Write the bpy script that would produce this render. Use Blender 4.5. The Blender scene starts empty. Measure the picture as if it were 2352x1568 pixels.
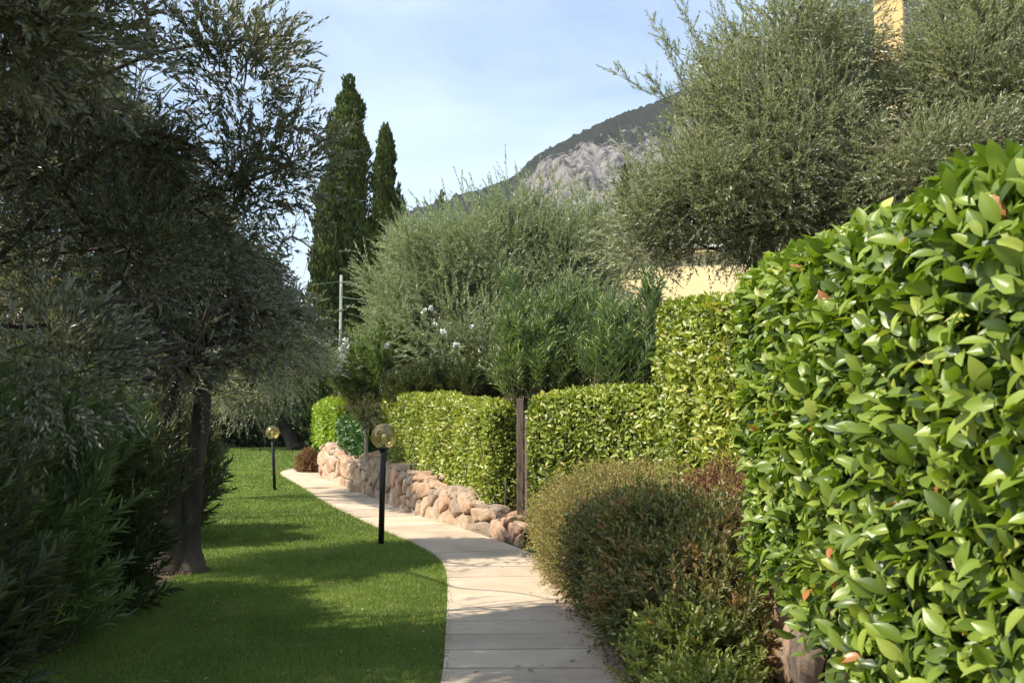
import bpy, math
import numpy as np
from mathutils import Vector, noise as mnoise

sc = bpy.context.scene
col = sc.collection
R = np.random.default_rng(11)
PI = math.pi

# ------------------------------------------------------------------ camera
F = 2287.0            # focal length in units of a 2352 px wide frame
CX, CY, H = 1176.0, 784.0, 1.5
PITCH = math.atan(202.0 / F)
cam_d = bpy.data.cameras.new("camera")
cam = bpy.data.objects.new("camera", cam_d)
col.objects.link(cam)
cam.location = (0, 0, H)
cam.rotation_euler = (PI / 2 + PITCH, 0, 0)
cam_d.sensor_width = 36
cam_d.lens = 36 * F / 2352
cam_d.clip_start = 0.05
cam_d.clip_end = 20000
cam_d.dof.use_dof = True
cam_d.dof.focus_distance = 11
cam_d.dof.aperture_fstop = 7.1
sc.camera = cam


def ray(px, py):
    x, y = (px - CX) / F, (CY - py) / F
    c, s = math.cos(PITCH), math.sin(PITCH)
    return np.array([x, c - s * y, s + c * y])


def at(px, py, Y):
    d = ray(px, py)
    return np.array([0, 0, H]) + d * (Y / d[1])


def smooth01(t):
    t = np.clip(t, 0, 1)
    return t * t * (3 - 2 * t)


def gz(x, y):
    return 0.62 * smooth01((np.asarray(y, float) - 22) / 26)


def gnd(px, py):
    d = ray(px, py)
    t = 1.0
    while t < 400:
        p = np.array([0, 0, H]) + d * t
        if p[2] < gz(p[0], p[1]):
            return p
        t += 0.03
    return p


# ------------------------------------------------------------------ helpers
def nrm(a):
    return a / np.maximum(np.linalg.norm(a, axis=-1, keepdims=True), 1e-9)


def rvec(n):
    return nrm(R.normal(size=(n, 3)))


_ph = np.random.default_rng(5)
_W = _ph.normal(size=(24, 3)); _W /= np.linalg.norm(_W, axis=1, keepdims=True)
_P = _ph.uniform(0, 6.28, 24)


def fbm(p, f, seed=0):
    """cheap vectorised lumpy noise, about -1..1"""
    o = 0; a = 1.0; t = 0
    for k in range(3):
        s = 0
        for j in range(5):
            i = (seed * 5 + k * 7 + j) % 24
            s = s + np.sin((p @ _W[i]) * f * (0.8 + .13 * j) + _P[(i + seed) % 24])
        o = o + a * s / 2.6; t += a; a *= .5; f *= 2.1
    return o / t


def tag(o, label=None, cat=None, group=None, kind=None):
    if label: o['label'] = label
    if cat: o['category'] = cat
    if group: o['group'] = group
    if kind: o['kind'] = kind
    return o


def empty(name, loc, label, cat, group=None):
    o = bpy.data.objects.new(name, None)
    o.empty_display_size = .2
    col.objects.link(o)
    o.location = Vector([float(v) for v in loc])
    return tag(o, label, cat, group)


class MB:
    def __init__(s):
        s.v = []; s.f = []; s.t = []; s.n = 0

    def add(s, v, faces, tint=None):
        """v (n,3); faces list of (m,k) int arrays; tint per-face arrays"""
        v = np.asarray(v, float).reshape(-1, 3)
        if not isinstance(faces, list): faces = [faces]
        for i, f in enumerate(faces):
            f = np.asarray(f, int)
            s.f.append(f + s.n)
            if tint is None: tt = np.zeros(len(f)) + .5
            elif isinstance(tint, list): tt = tint[i]
            else: tt = np.zeros(len(f)) + tint
            s.t.append(tt)
        s.v.append(v); s.n += len(v)

    def tube(s, pts, rad, sides=6, tint=.5, cap=True):
        pts = np.asarray(pts, float); n = len(pts)
        rad = np.zeros(n) + rad
        T = nrm(np.gradient(pts, axis=0))
        ref = np.array([0, 0, 1.]) if abs(T[0][2]) < .9 else np.array([1., 0, 0])
        A = nrm(np.cross(T, ref)); B = np.cross(T, A)
        th = np.arange(sides) * 2 * PI / sides
        v = pts[:, None] + rad[:, None, None] * (A[:, None] * np.cos(th)[None, :, None] + B[:, None] * np.sin(th)[None, :, None])
        i = np.arange(n - 1)[:, None] * sides; j = np.arange(sides)[None]
        j2 = (j + 1) % sides
        f = np.stack([i + j, i + j2, i + sides + j2, i + sides + j], -1).reshape(-1, 4)
        fs = [f]
        if cap: fs += [np.arange(sides)[None, ::-1], (np.arange(sides) + (n - 1) * sides)[None]]
        s.add(v.reshape(-1, 3), fs, tint)

    def box(s, lo, hi, tint=.5):
        x0, y0, z0 = lo; x1, y1, z1 = hi
        v = [(x0, y0, z0), (x1, y0, z0), (x1, y1, z0), (x0, y1, z0), (x0, y0, z1), (x1, y0, z1), (x1, y1, z1), (x0, y1, z1)]
        f = [(3, 2, 1, 0), (4, 5, 6, 7), (0, 1, 5, 4), (1, 2, 6, 5), (2, 3, 7, 6), (3, 0, 4, 7)]
        s.add(v, np.array(f), tint)

    def lathe(s, prof, c=(0, 0, 0), n=24, tint=.5):
        prof = np.asarray(prof, float)
        th = np.arange(n) * 2 * PI / n
        v = np.stack([prof[:, 0:1] * np.cos(th), prof[:, 0:1] * np.sin(th), np.repeat(prof[:, 1:2], n, 1)], -1) + np.array(c)
        i = np.arange(len(prof) - 1)[:, None] * n; j = np.arange(n)[None]; j2 = (j + 1) % n
        f = np.stack([i + j, i + j2, i + n + j2, i + n + j], -1).reshape(-1, 4)
        s.add(v.reshape(-1, 3), f, tint)

    def build(s, name, mat, parent=None, smooth=True, kind=None, bevel=0):
        V = np.concatenate(s.v)
        if parent is not None: V = V - np.array(parent.location)
        me = bpy.data.meshes.new(name)
        ks = np.concatenate([np.full(len(f), f.shape[1]) for f in s.f])
        L = np.concatenate([f.ravel() for f in s.f])
        st = np.concatenate([[0], np.cumsum(ks)[:-1]])
        me.vertices.add(len(V)); me.vertices.foreach_set('co', V.astype(np.float32).ravel())
        me.loops.add(len(L)); me.loops.foreach_set('vertex_index', L.astype(np.int32))
        me.polygons.add(len(ks)); me.polygons.foreach_set('loop_start', st.astype(np.int32))
        me.polygons.foreach_set('use_smooth', np.full(len(ks), smooth))
        me.update(calc_edges=True)
        a = me.attributes.new('tint', 'FLOAT', 'FACE')
        a.data.foreach_set('value', np.concatenate(s.t).astype(np.float32))
        me.materials.append(mat)
        o = bpy.data.objects.new(name, me)
        col.objects.link(o)
        if parent is not None: o.parent = parent
        if kind: o['kind'] = kind
        if bevel:
            b = o.modifiers.new('b', 'BEVEL'); b.width = bevel; b.segments = 2; b.limit_method = 'ANGLE'
        return o


# leaf templates: rows of (u, v, h), faces
T_TINY = (np.array([(0, 0, 0), (.5, -.5, .05), (1, 0, 0), (.5, .5, .05)]), [np.array([(0, 1, 2), (0, 2, 3)])])
T_MID = (np.array([(0, 0, 0), (.35, 0, 0), (.7, 0, -.02), (1, 0, -.08), (.3, -.5, .08), (.7, -.4, .05), (.3, .5, .08), (.7, .4, .05)]),
         [np.array([(0, 4, 1), (2, 5, 3), (0, 1, 6), (2, 3, 7)]), np.array([(1, 4, 5, 2), (1, 2, 7, 6)])])


def _big():
    us = [0, .1, .3, .5, .7, .88, 1]; ws = [.03, .22, .45, .5, .42, .2, .0]
    v = []
    for u, w in zip(us, ws):
        z = .16 * u - .26 * u * u
        v += [(u, -w, z + .18 * w), (u, -w * .5, z + .11 * w), (u, 0, z), (u, w * .5, z + .11 * w), (u, w, z + .18 * w)]
    f = []
    for i in range(6):
        for j in range(4):
            a = i * 5 + j
            f.append((a, a + 5, a + 6, a + 1))
    return np.array(v), [np.array(f)[:, ::1]]


T_BIG = _big()


def add_leaves(mb, P, D, N, L, W, T, tint=None):
    n = len(P)
    tv, tf = T
    D = nrm(D); N = nrm(N - (N * D).sum(1, keepdims=True) * D); S = np.cross(N, D)
    L = (np.zeros(n) + L)[:, None, None]; W = (np.zeros(n) + W)[:, None, None]
    u, v, h = tv[:, 0][None, :, None], tv[:, 1][None, :, None], tv[:, 2][None, :, None]
    V = P[:, None] + D[:, None] * u * L + S[:, None] * v * W + N[:, None] * h * L
    k = len(tv)
    if tint is None: tint = R.random(n)
    fs, ts = [], []
    for f in tf:
        fs.append((f[None] + (np.arange(n) * k)[:, None, None]).reshape(-1, f.shape[1]))
        ts.append(np.repeat(tint, len(f)))
    mb.add(V.reshape(-1, 3), fs, ts)


def twigs(mb, C, D, ln, nl, L, W, T, stem=None, droop=.15, whorl=2, spread=.8, tint=None, t0=.1, stem_r=.003, upbias=.35):
    """leafy shoots: C (n,3) bases, D directions, leaves in pairs or whorls along each"""
    n = len(C); D = nrm(D)
    ln = np.zeros(n) + ln
    A = nrm(np.cross(D, rvec(n))); B = np.cross(D, A)
    bend = rvec(n) * .18; bend[:, 2] -= droop
    t = np.linspace(t0, 1, nl)
    pos = C[:, None] + (D[:, None] * t[None, :, None] + bend[:, None] * (t ** 2)[None, :, None]) * ln[:, None, None]
    tan = nrm(D[:, None] + bend[:, None] * 2 * t[None, :, None])
    if tint is None: tint = R.random(n)
    for w in range(whorl):
        ang = (np.arange(nl) % 2) * (PI / whorl) + w * 2 * PI / whorl
        ang = ang[None] + R.normal(size=(n, nl)) * .35
        side = A[:, None] * np.cos(ang)[..., None] + B[:, None] * np.sin(ang)[..., None]
        d = tan + side * spread * (1.15 - .6 * t)[None, :, None]
        d = d + R.normal(size=d.shape) * .12
        nn = tan * 1.0 - side * .4 + R.normal(size=d.shape) * .3; nn[..., 2] += upbias
        l = (np.zeros((n, nl)) + L) * R.uniform(.65, 1.15, (n, nl)) * (1 - .25 * t ** 3)[None]
        add_leaves(mb, pos.reshape(-1, 3), d.reshape(-1, 3), nn.reshape(-1, 3), l.ravel(), (l * (W / L)).ravel(), T,
                   np.clip(np.repeat(tint, nl) * .6 + R.random(n * nl) * .4, 0, 1))
    if stem is not None:
        tt = np.array([0, .5, 1.])
        p = C[:, None] + (D[:, None] * tt[None, :, None] + bend[:, None] * (tt ** 2)[None, :, None]) * ln[:, None, None]
        rr = np.array([1, .7, .3]) * stem_r
        th = np.arange(3) * 2 * PI / 3
        ring = A[:, None, None] * np.cos(th)[None, None, :, None] + B[:, None, None] * np.sin(th)[None, None, :, None]
        V = p[:, :, None] + ring * rr[None, :, None, None]
        f = []
        for i in range(2):
            for j in range(3):
                f.append((i * 3 + j, i * 3 + (j + 1) % 3, i * 3 + 3 + (j + 1) % 3, i * 3 + 3 + j))
        f = np.array(f)
        stem.add(V.reshape(-1, 3), (f[None] + (np.arange(n) * 9)[:, None, None]).reshape(-1, 4))


def curve(a, b, n=7, sag=.1, wob=.05):
    a = np.asarray(a, float); b = np.asarray(b, float)
    t = np.linspace(0, 1, n)[:, None]
    d = np.linalg.norm(b - a)
    p = a + (b - a) * t
    p[:, 2] += (np.sin(t[:, 0] * PI)) * sag * d
    w = R.normal(size=3) * wob * d; w2 = R.normal(size=3) * wob * d * .6
    return p + np.sin(t * PI) * w + np.sin(t * 2 * PI) * w2


# ------------------------------------------------------------------ materials
def mat(name):
    m = bpy.data.materials.new(name); m.use_nodes = True
    nt = m.node_tree; nt.nodes.clear()
    o = nt.nodes.new('ShaderNodeOutputMaterial')
    return m, nt, o


def N_(nt, t, **k):
    n = nt.nodes.new('ShaderNode' + t)
    for a, b in k.items():
        if a.startswith('_'): setattr(n, a[1:], b)
        else: n.inputs[a.replace('__', ' ')].default_value = b
    return n


def ramp(nt, fac, stops, interp='LINEAR'):
    r = nt.nodes.new('ShaderNodeValToRGB'); cr = r.color_ramp; cr.interpolation = interp
    while len(cr.elements) < len(stops): cr.elements.new(.5)
    for e, (p, c) in zip(cr.elements, stops):
        e.position = p; e.color = (c[0], c[1], c[2], 1)
    nt.links.new(fac, r.inputs[0])
    return r.outputs[0]


def mixc(nt, fac, a, b, mode='MIX'):
    m = nt.nodes.new('ShaderNodeMix'); m.data_type = 'RGBA'; m.blend_type = mode
    for s, v in ((m.inputs[0], fac), (m.inputs[6], a), (m.inputs[7], b)):
        if hasattr(v, 'links'): nt.links.new(v, s)
        elif isinstance(v, (int, float)): s.default_value = v
        else: s.default_value = (v[0], v[1], v[2], 1)
    return m.outputs[2]


def math_(nt, op, a, b=0.):
    m = nt.nodes.new('ShaderNodeMath'); m.operation = op
    for s, v in ((m.inputs[0], a), (m.inputs[1], b)):
        if hasattr(v, 'links'): nt.links.new(v, s)
        else: s.default_value = v
    return m.outputs[0]


def noise_(nt, scale, detail=4, rough=.55, vec=None, dist=0):
    if vec is None:
        tc = nt.nodes.new('ShaderNodeTexCoord'); vec = tc.outputs['Object']
    n = N_(nt, 'TexNoise', Scale=scale, Detail=detail, Roughness=rough, Distortion=dist)
    nt.links.new(vec, n.inputs['Vector'])
    return n.outputs['Fac']


def leaf_mat(name, stops, under=None, rough=.45, trans=.3, tcol=None, spec=.5, clump=1.2, dry=None, bump=0):
    m, nt, out = mat(name)
    at_ = N_(nt, 'Attribute', _attribute_name='tint')
    c = ramp(nt, at_.outputs['Fac'], stops)
    nz = noise_(nt, clump, 3)
    c = mixc(nt, ramp(nt, nz, [(.35, (0, 0, 0)), (.65, (1, 1, 1))]), mixc(nt, 1., c, (.72, .78, .74), 'MULTIPLY'), c)
    if dry:
        nz2 = noise_(nt, dry[1], 5, .7)
        c = mixc(nt, ramp(nt, nz2, [(dry[2], (0, 0, 0)), (dry[2] + .12, (1, 1, 1))]), c, dry[0])
    if under:
        g = N_(nt, 'NewGeometry')
        c = mixc(nt, g.outputs['Backfacing'], c, under)
    p = N_(nt, 'BsdfPrincipled', Roughness=rough)
    p.inputs['Specular IOR Level'].default_value = spec
    nt.links.new(c, p.inputs['Base Color'])
    t = N_(nt, 'BsdfTranslucent')
    nt.links.new(mixc(nt, 1., c, tcol or (1.6, 1.7, .7), 'MULTIPLY'), t.inputs['Color'])
    mx = N_(nt, 'MixShader', Fac=trans)
    nt.links.new(p.outputs[0], mx.inputs[1]); nt.links.new(t.outputs[0], mx.inputs[2])
    nt.links.new(mx.outputs[0], out.inputs[0])
    if bump:
        b = N_(nt, 'Bump', Strength=bump, Distance=.01)
        nt.links.new(noise_(nt, 60, 2), b.inputs['Height']); nt.links.new(b.outputs[0], p.inputs['Normal'])
    return m


def plain(name, c1, c2=None, scale=5., rough=.8, bump=.0, bscale=20., detail=5, tint=0, metal=0., vecscale=None, spec=.3):
    m, nt, out = mat(name)
    p = N_(nt, 'BsdfPrincipled', Roughness=rough, Metallic=metal)
    p.inputs['Specular IOR Level'].default_value = spec
    vec = None
    if vecscale:
        tc = N_(nt, 'TexCoord'); mp = N_(nt, 'Mapping'); mp.inputs['Scale'].default_value = vecscale
        nt.links.new(tc.outputs['Object'], mp.inputs['Vector']); vec = mp.outputs[0]
    nz = noise_(nt, scale, detail, vec=vec)
    c = ramp(nt, nz, [(.3, c1), (.7, c2 or c1)])
    if tint:
        a = N_(nt, 'Attribute', _attribute_name='tint')
        c = mixc(nt, 1., c, ramp(nt, a.outputs['Fac'], [(0, (1 - tint,) * 3), (1, (1 + tint * .3,) * 3)]), 'MULTIPLY')
    nt.links.new(c, p.inputs['Base Color'])
    if bump:
        b = N_(nt, 'Bump', Strength=bump, Distance=.02)
        nt.links.new(noise_(nt, bscale, 6, vec=vec), b.inputs['Height']); nt.links.new(b.outputs[0], p.inputs['Normal'])
    nt.links.new(p.outputs[0], out.inputs[0])
    return m


M_laurel = leaf_mat('laurel_leaf', [(0, (.04, .07, .012)), (.25, (.1, .155, .022)), (.5, (.19, .265, .038)), (.75, (.28, .35, .055)), (.93, (.38, .43, .085)), (.985, (.46, .46, .14)), (1, (.42, .17, .06))],
                    rough=.37, trans=.25, spec=.5, clump=2.2, tcol=(1.5, 1.7, .5))
M_hedge = leaf_mat('clipped_hedge_leaf', [(0, (.06, .09, .018)), (.35, (.2, .25, .036)), (.7, (.37, .42, .065)), (.95, (.54, .54, .15)), (1, (.46, .3, .1))],
                   rough=.36, trans=.25, spec=.55, clump=1.6, tcol=(1.5, 1.6, .5))
M_hedge_y = leaf_mat('yellow_hedge_leaf', [(0, (.12, .22, .02)), (.4, (.26, .38, .03)), (1, (.42, .5, .05))], rough=.4, trans=.3, clump=2, tcol=(1.4, 1.5, .4))
M_hedge_d = leaf_mat('dark_hedge_leaf', [(0, (.02, .06, .012)), (.6, (.05, .13, .02)), (1, (.1, .2, .03))], rough=.36, trans=.2, clump=2)  # dark tone; on the yellow hedge's right part it paints shade
M_olive = leaf_mat('olive_leaf', [(0, (.07, .085, .035)), (.5, (.17, .195, .085)), (.86, (.3, .31, .16)), (.96, (.42, .4, .17)), (1, (.55, .36, .07))],
                   under=(.46, .47, .36), rough=.42, trans=.25, clump=1.1, tcol=(1.2, 1.3, .6))
M_olive_pale = leaf_mat('pale_olive_leaf', [(0, (.12, .15, .065)), (.5, (.22, .26, .125)), (1, (.35, .38, .2))],
                        under=(.36, .4, .28), rough=.42, trans=.25, clump=.7, tcol=(1.2, 1.3, .6))
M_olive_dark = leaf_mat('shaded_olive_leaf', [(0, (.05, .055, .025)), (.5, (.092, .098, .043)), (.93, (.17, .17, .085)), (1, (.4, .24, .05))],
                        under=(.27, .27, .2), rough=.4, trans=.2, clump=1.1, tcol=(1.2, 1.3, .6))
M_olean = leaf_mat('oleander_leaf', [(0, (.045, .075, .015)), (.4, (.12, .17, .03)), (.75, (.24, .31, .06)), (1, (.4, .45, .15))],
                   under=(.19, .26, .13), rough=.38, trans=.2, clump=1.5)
M_olean_shade = leaf_mat('shaded_oleander_leaf', [(0, (.022, .034, .011)), (.5, (.045, .066, .018)), (1, (.11, .14, .04))], under=(.12, .14, .07), rough=.36, trans=.2, clump=1.5)  # oleander leaf darkened in colour to stand for deep shade
M_cyp = leaf_mat('cypress_spray', [(0, (.035, .052, .015)), (.6, (.095, .125, .033)), (1, (.19, .21, .06))], rough=.7, trans=.12, spec=.2, clump=1.1)
M_rust = leaf_mat('abelia_leaf_golden', [(0, (.17, .16, .05)), (.4, (.34, .32, .1)), (.75, (.47, .38, .14)), (1, (.54, .31, .15))],
                  rough=.5, trans=.25, clump=2.5, tcol=(1.4, 1.3, .6))
M_abel = leaf_mat('abelia_leaf_green', [(0, (.06, .08, .025)), (.45, (.15, .175, .05)), (.68, (.25, .23, .075)), (.86, (.35, .23, .1)), (1, (.46, .22, .1))],
                  rough=.42, trans=.22, clump=2.2, dry=((.34, .18, .08), 2.9, .52), tcol=(1.4, 1.4, .6))
M_abel_g = leaf_mat('abelia_leaf_fresh', [(0, (.09, .12, .025)), (.5, (.2, .24, .05)), (.85, (.3, .31, .08)), (1, (.42, .24, .08))], rough=.42, trans=.25, clump=3)
M_dry = leaf_mat('dry_leaf', [(0, (.13, .07, .035)), (.5, (.28, .14, .06)), (.85, (.33, .2, .1)), (1, (.45, .35, .22))], rough=.6, trans=.15, clump=3)
M_grass = leaf_mat('grass_blade', [(0, (.115, .17, .04)), (.5, (.225, .3, .075)), (.85, (.34, .4, .12)), (1, (.5, .45, .26))], rough=.5, trans=.35, clump=.9, dry=((.31, .34, .13), 1.6, .58), spec=.3, tcol=(1.3, 1.5, .5))
M_bg = leaf_mat('woodland_leaf', [(0, (.015, .035, .01)), (.6, (.035, .065, .016)), (1, (.07, .11, .025))], rough=.5, trans=.15, clump=.6)
M_tan = leaf_mat('tan_leaf', [(0, (.3, .3, .14)), (.5, (.48, .44, .24)), (1, (.62, .54, .35))], rough=.5, trans=.3)
M_flower = plain('white_petals', (.85, .85, .8), (.8, .8, .72), rough=.6)
M_core = plain('shade_core_fill', (.03, .025, .012), (.02, .03, .01), scale=8, rough=1, bump=.5)  # near-black filler for solid cores that block light behind the leaves
M_bark = plain('olive_bark', (.035, .028, .02), (.1, .08, .06), scale=6, rough=.95, bump=1.2, bscale=14, vecscale=(1, 1, .25))
M_barkp = plain('pale_bark', (.3, .25, .19), (.45, .38, .3), scale=8, rough=.9, bump=.6)
M_twig = plain('twig_bark', (.08, .065, .045), (.15, .12, .085), scale=9, rough=.9)
M_wood = plain('weathered_wood', (.09, .068, .05), (.2, .16, .125), scale=3, rough=.85, bump=.5, bscale=9, vecscale=(12, 12, .8))
M_blk = plain('black_painted_metal', (.012, .012, .013), (.02, .02, .02), rough=.4, spec=.5)
M_soil = plain('soil', (.05, .034, .022), (.11, .075, .048), scale=9, rough=1, bump=.9, bscale=40)
M_yel = plain('yellow_render', (.82, .66, .34), (.86, .71, .4), scale=1.2, rough=.9, bump=.15, bscale=60)
M_org = plain('orange_render', (.64, .42, .18), (.72, .5, .24), scale=2, rough=.9, bump=.2, bscale=50)
M_tile = plain('roof_tile', (.33, .2, .14), (.5, .36, .27), scale=3, rough=.9, bump=.3)
M_white = plain('white_gutter', (.75, .74, .7), (.8, .8, .76), rough=.6)
M_dark = plain('dark_cap', (.03, .028, .028), (.06, .05, .05), rough=.8)
M_conc = plain('concrete_post', (.22, .27, .22), (.3, .35, .29), scale=3, rough=.85, bump=.2)
M_shut = plain('shutter_green', (.06, .09, .06), (.08, .11, .07), rough=.6)
M_mortar = plain('packed_earth_mortar', (.2, .15, .11), (.34, .26, .19), scale=12, rough=1, bump=.8)
M_glassw = plain('window_glass', (.05, .07, .09), rough=.08, spec=.8)


def stone_mat():
    m, nt, out = mat('pink_limestone')
    a = N_(nt, 'Attribute', _attribute_name='tint')
    base = ramp(nt, a.outputs['Fac'], [(0, (.38, .315, .25)), (.25, (.52, .42, .32)), (.6, (.6, .475, .345)), (.82, (.56, .4, .28)), (1, (.48, .32, .22))])
    n1 = noise_(nt, 5, 8, .65)
    c = mixc(nt, ramp(nt, n1, [(.35, (0, 0, 0)), (.62, (1, 1, 1))]), mixc(nt, 1., base, (.74, .64, .56), 'MULTIPLY'), base)
    n2 = noise_(nt, 22, 6, .7)
    c = mixc(nt, ramp(nt, n2, [(.3, (1, 1, 1)), (.42, (0, 0, 0))]), c, (.22, .16, .11))
    p = N_(nt, 'BsdfPrincipled', Roughness=.92); p.inputs['Specular IOR Level'].default_value = .2
    nt.links.new(c, p.inputs['Base Color'])
    b = N_(nt, 'Bump', Strength=1., Distance=.06)
    nt.links.new(noise_(nt, 11, 10, .75), b.inputs['Height']); nt.links.new(b.outputs[0], p.inputs['Normal'])
    nt.links.new(p.outputs[0], out.inputs[0])
    return m


M_stone = stone_mat()


def path_mat():
    m, nt, out = mat('pale_concrete_slab')
    a = N_(nt, 'Attribute', _attribute_name='tint')
    c = ramp(nt, a.outputs['Fac'], [(0, (.52, .425, .31)), (.5, (.58, .475, .345)), (1, (.62, .515, .385))])
    n1 = noise_(nt, 1.3, 7, .6)
    c = mixc(nt, ramp(nt, n1, [(.4, (0, 0, 0)), (.7, (1, 1, 1))]), c, mixc(nt, 1., c, (.74, .71, .69), 'MULTIPLY'))
    n2 = noise_(nt, 9, 6, .7)
    c = mixc(nt, ramp(nt, n2, [(.3, (1, 1, 1)), (.42, (0, 0, 0))]), c, (.34, .28, .21))
    tc = N_(nt, 'TexCoord'); mp = N_(nt, 'Mapping'); mp.inputs['Scale'].default_value = (2, 30, 1)
    nt.links.new(tc.outputs['Object'], mp.inputs['Vector'])
    n3 = noise_(nt, 2, 5, .6, vec=mp.outputs[0])
    c = mixc(nt, .35, c, mixc(nt, 1., c, ramp(nt, n3, [(.35, (.75, .73, .7)), (.6, (1.05, 1.05, 1.05))]), 'MULTIPLY'))
    p = N_(nt, 'BsdfPrincipled', Roughness=.85); p.inputs['Specular IOR Level'].default_value = .25
    nt.links.new(c, p.inputs['Base Color'])
    b = N_(nt, 'Bump', Strength=.35, Distance=.01)
    nt.links.new(noise_(nt, 45, 6, .6), b.inputs['Height']); nt.links.new(b.outputs[0], p.inputs['Normal'])
    nt.links.new(p.outputs[0], out.inputs[0])
    return m


M_path = path_mat()


def ground_mat():
    m, nt, out = mat('lawn_soil')
    n1 = noise_(nt, 1.4, 6, .6); n2 = noise_(nt, 40, 4, .6)
    c = ramp(nt, n1, [(.3, (.045, .085, .016)), (.6, (.075, .13, .022)), (.8, (.1, .14, .035))])
    c = mixc(nt, ramp(nt, n2, [(.4, (0, 0, 0)), (.6, (1, 1, 1))]), c, (.05, .06, .02))
    p = N_(nt, 'BsdfPrincipled', Roughness=1.); p.inputs['Specular IOR Level'].default_value = .1
    nt.links.new(c, p.inputs['Base Color'])
    b = N_(nt, 'Bump', Strength=.7, Distance=.03)
    nt.links.new(n2, b.inputs['Height']); nt.links.new(b.outputs[0], p.inputs['Normal'])
    nt.links.new(p.outputs[0], out.inputs[0])
    return m


M_ground = ground_mat()


def mountain_mat():
    m, nt, out = mat('limestone_mountain')
    a = N_(nt, 'Attribute', _attribute_name='tint')          # how wooded the slope is
    tc = N_(nt, 'TexCoord'); mp = N_(nt, 'Mapping'); mp.inputs['Scale'].default_value = (1, 1, .35)
    nt.links.new(tc.outputs['Object'], mp.inputs['Vector'])
    n1 = noise_(nt, .055, 12, .84, vec=mp.outputs[0])
    n3 = noise_(nt, .006, 6, .6)
    rock = ramp(nt, n1, [(.42, (.03, .032, .026)), (.46, (.18, .17, .155)), (.49, (.36, .335, .31)), (.54, (.55, .51, .47)), (.62, (.56, .45, .35))])
    n2 = noise_(nt, .045, 9, .75)
    wood = ramp(nt, n2, [(.35, (.02, .028, .015)), (.6, (.045, .055, .028)), (.75, (.075, .08, .042))])
    f = math_(nt, 'ADD', a.outputs['Fac'], math_(nt, 'MULTIPLY', math_(nt, 'SUBTRACT', n2, .5), 1.6))
    f = math_(nt, 'ADD', f, math_(nt, 'MULTIPLY', math_(nt, 'SUBTRACT', n3, .5), 1.1))
    c = mixc(nt, ramp(nt, f, [(.49, (0, 0, 0)), (.53, (1, 1, 1))]), rock, wood)
    p = N_(nt, 'BsdfPrincipled', Roughness=1.); p.inputs['Specular IOR Level'].default_value = .05
    nt.links.new(c, p.inputs['Base Color'])
    b = N_(nt, 'Bump', Strength=1., Distance=22.)
    vz = N_(nt, 'TexVoronoi', Scale=.06, _feature='DISTANCE_TO_EDGE'); nt.links.new(mp.outputs[0], vz.inputs['Vector'])
    hh = math_(nt, 'ADD', n1, math_(nt, 'MULTIPLY', math_(nt, 'MINIMUM', vz.outputs['Distance'], .25), 1.3))
    nt.links.new(hh, b.inputs['Height']); nt.links.new(b.outputs[0], p.inputs['Normal'])
    nt.links.new(p.outputs[0], out.inputs[0])
    return m


def globe_mat():
    m, nt, out = mat('smoked_globe')
    t = N_(nt, 'BsdfTransparent'); t.inputs['Color'].default_value = (.86, .79, .52, 1)
    g = N_(nt, 'BsdfGlossy', Roughness=.08); g.inputs['Color'].default_value = (1, .95, .8, 1)
    d = N_(nt, 'BsdfTranslucent'); d.inputs['Color'].default_value = (.75, .66, .36, 1)
    lw = N_(nt, 'LayerWeight', Blend=.35)
    f = math_(nt, 'ADD', math_(nt, 'MULTIPLY', lw.outputs['Fresnel'], .55), .05)
    m0 = N_(nt, 'MixShader', Fac=.2)
    nt.links.new(t.outputs[0], m0.inputs[1]); nt.links.new(d.outputs[0], m0.inputs[2])
    m1 = N_(nt, 'MixShader')
    nt.links.new(f, m1.inputs[0]); nt.links.new(m0.outputs[0], m1.inputs[1]); nt.links.new(g.outputs[0], m1.inputs[2])
    nt.links.new(m1.outputs[0], out.inputs[0])
    return m


M_globe = globe_mat()

# ------------------------------------------------------------------ light + sky
SUN_EL = math.radians(48)
sdir = np.array([-.9, -.4, 0]); sdir /= np.linalg.norm(sdir)
S = np.array([sdir[0] * math.cos(SUN_EL), sdir[1] * math.cos(SUN_EL), math.sin(SUN_EL)])
ld = bpy.data.lights.new('sun', 'SUN'); ld.energy = 5.0; ld.angle = math.radians(.55); ld.color = (1, .9, .76)
lo = bpy.data.objects.new('sun', ld); col.objects.link(lo)
lo.rotation_euler = Vector(S).to_track_quat('Z', 'Y').to_euler()
lo.location = (0, 0, 30)

w = bpy.data.worlds.new('World'); sc.world = w; w.use_nodes = True
nt = w.node_tree; nt.nodes.clear()
wo = nt.nodes.new('ShaderNodeOutputWorld'); bg = nt.nodes.new('ShaderNodeBackground')
sky = nt.nodes.new('ShaderNodeTexSky'); sky.sky_type = 'NISHITA'; sky.sun_disc = False
sky.sun_elevation = SUN_EL; sky.sun_rotation = math.atan2(S[0], S[1])
sky.air_density = 1.0; sky.dust_density = 1.2; sky.ozone_density = 1.4; sky.altitude = 100
tc = nt.nodes.new('ShaderNodeTexCoord'); mp = nt.nodes.new('ShaderNodeMapping'); mp.inputs['Scale'].default_value = (1.0, 1.0, 3.2)
mp.inputs['Rotation'].default_value = (0, .25, .3)
nt.links.new(tc.outputs['Generated'], mp.inputs['Vector'])
n1 = noise_(nt, 2.1, 7, .55, vec=mp.outputs[0], dist=.4)
cf = ramp(nt, n1, [(.4, (.04, .04, .04)), (.75, (.6, .6, .6))])
cc = mixc(nt, cf, sky.outputs[0], (5.6, 6.4, 7.1))
nt.links.new(cc, bg.inputs[0]); bg.inputs[1].default_value = .15
nt.links.new(bg.outputs[0], wo.inputs[0])
sc.view_settings.view_transform = 'Standard'; sc.view_settings.look = 'None'
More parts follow.
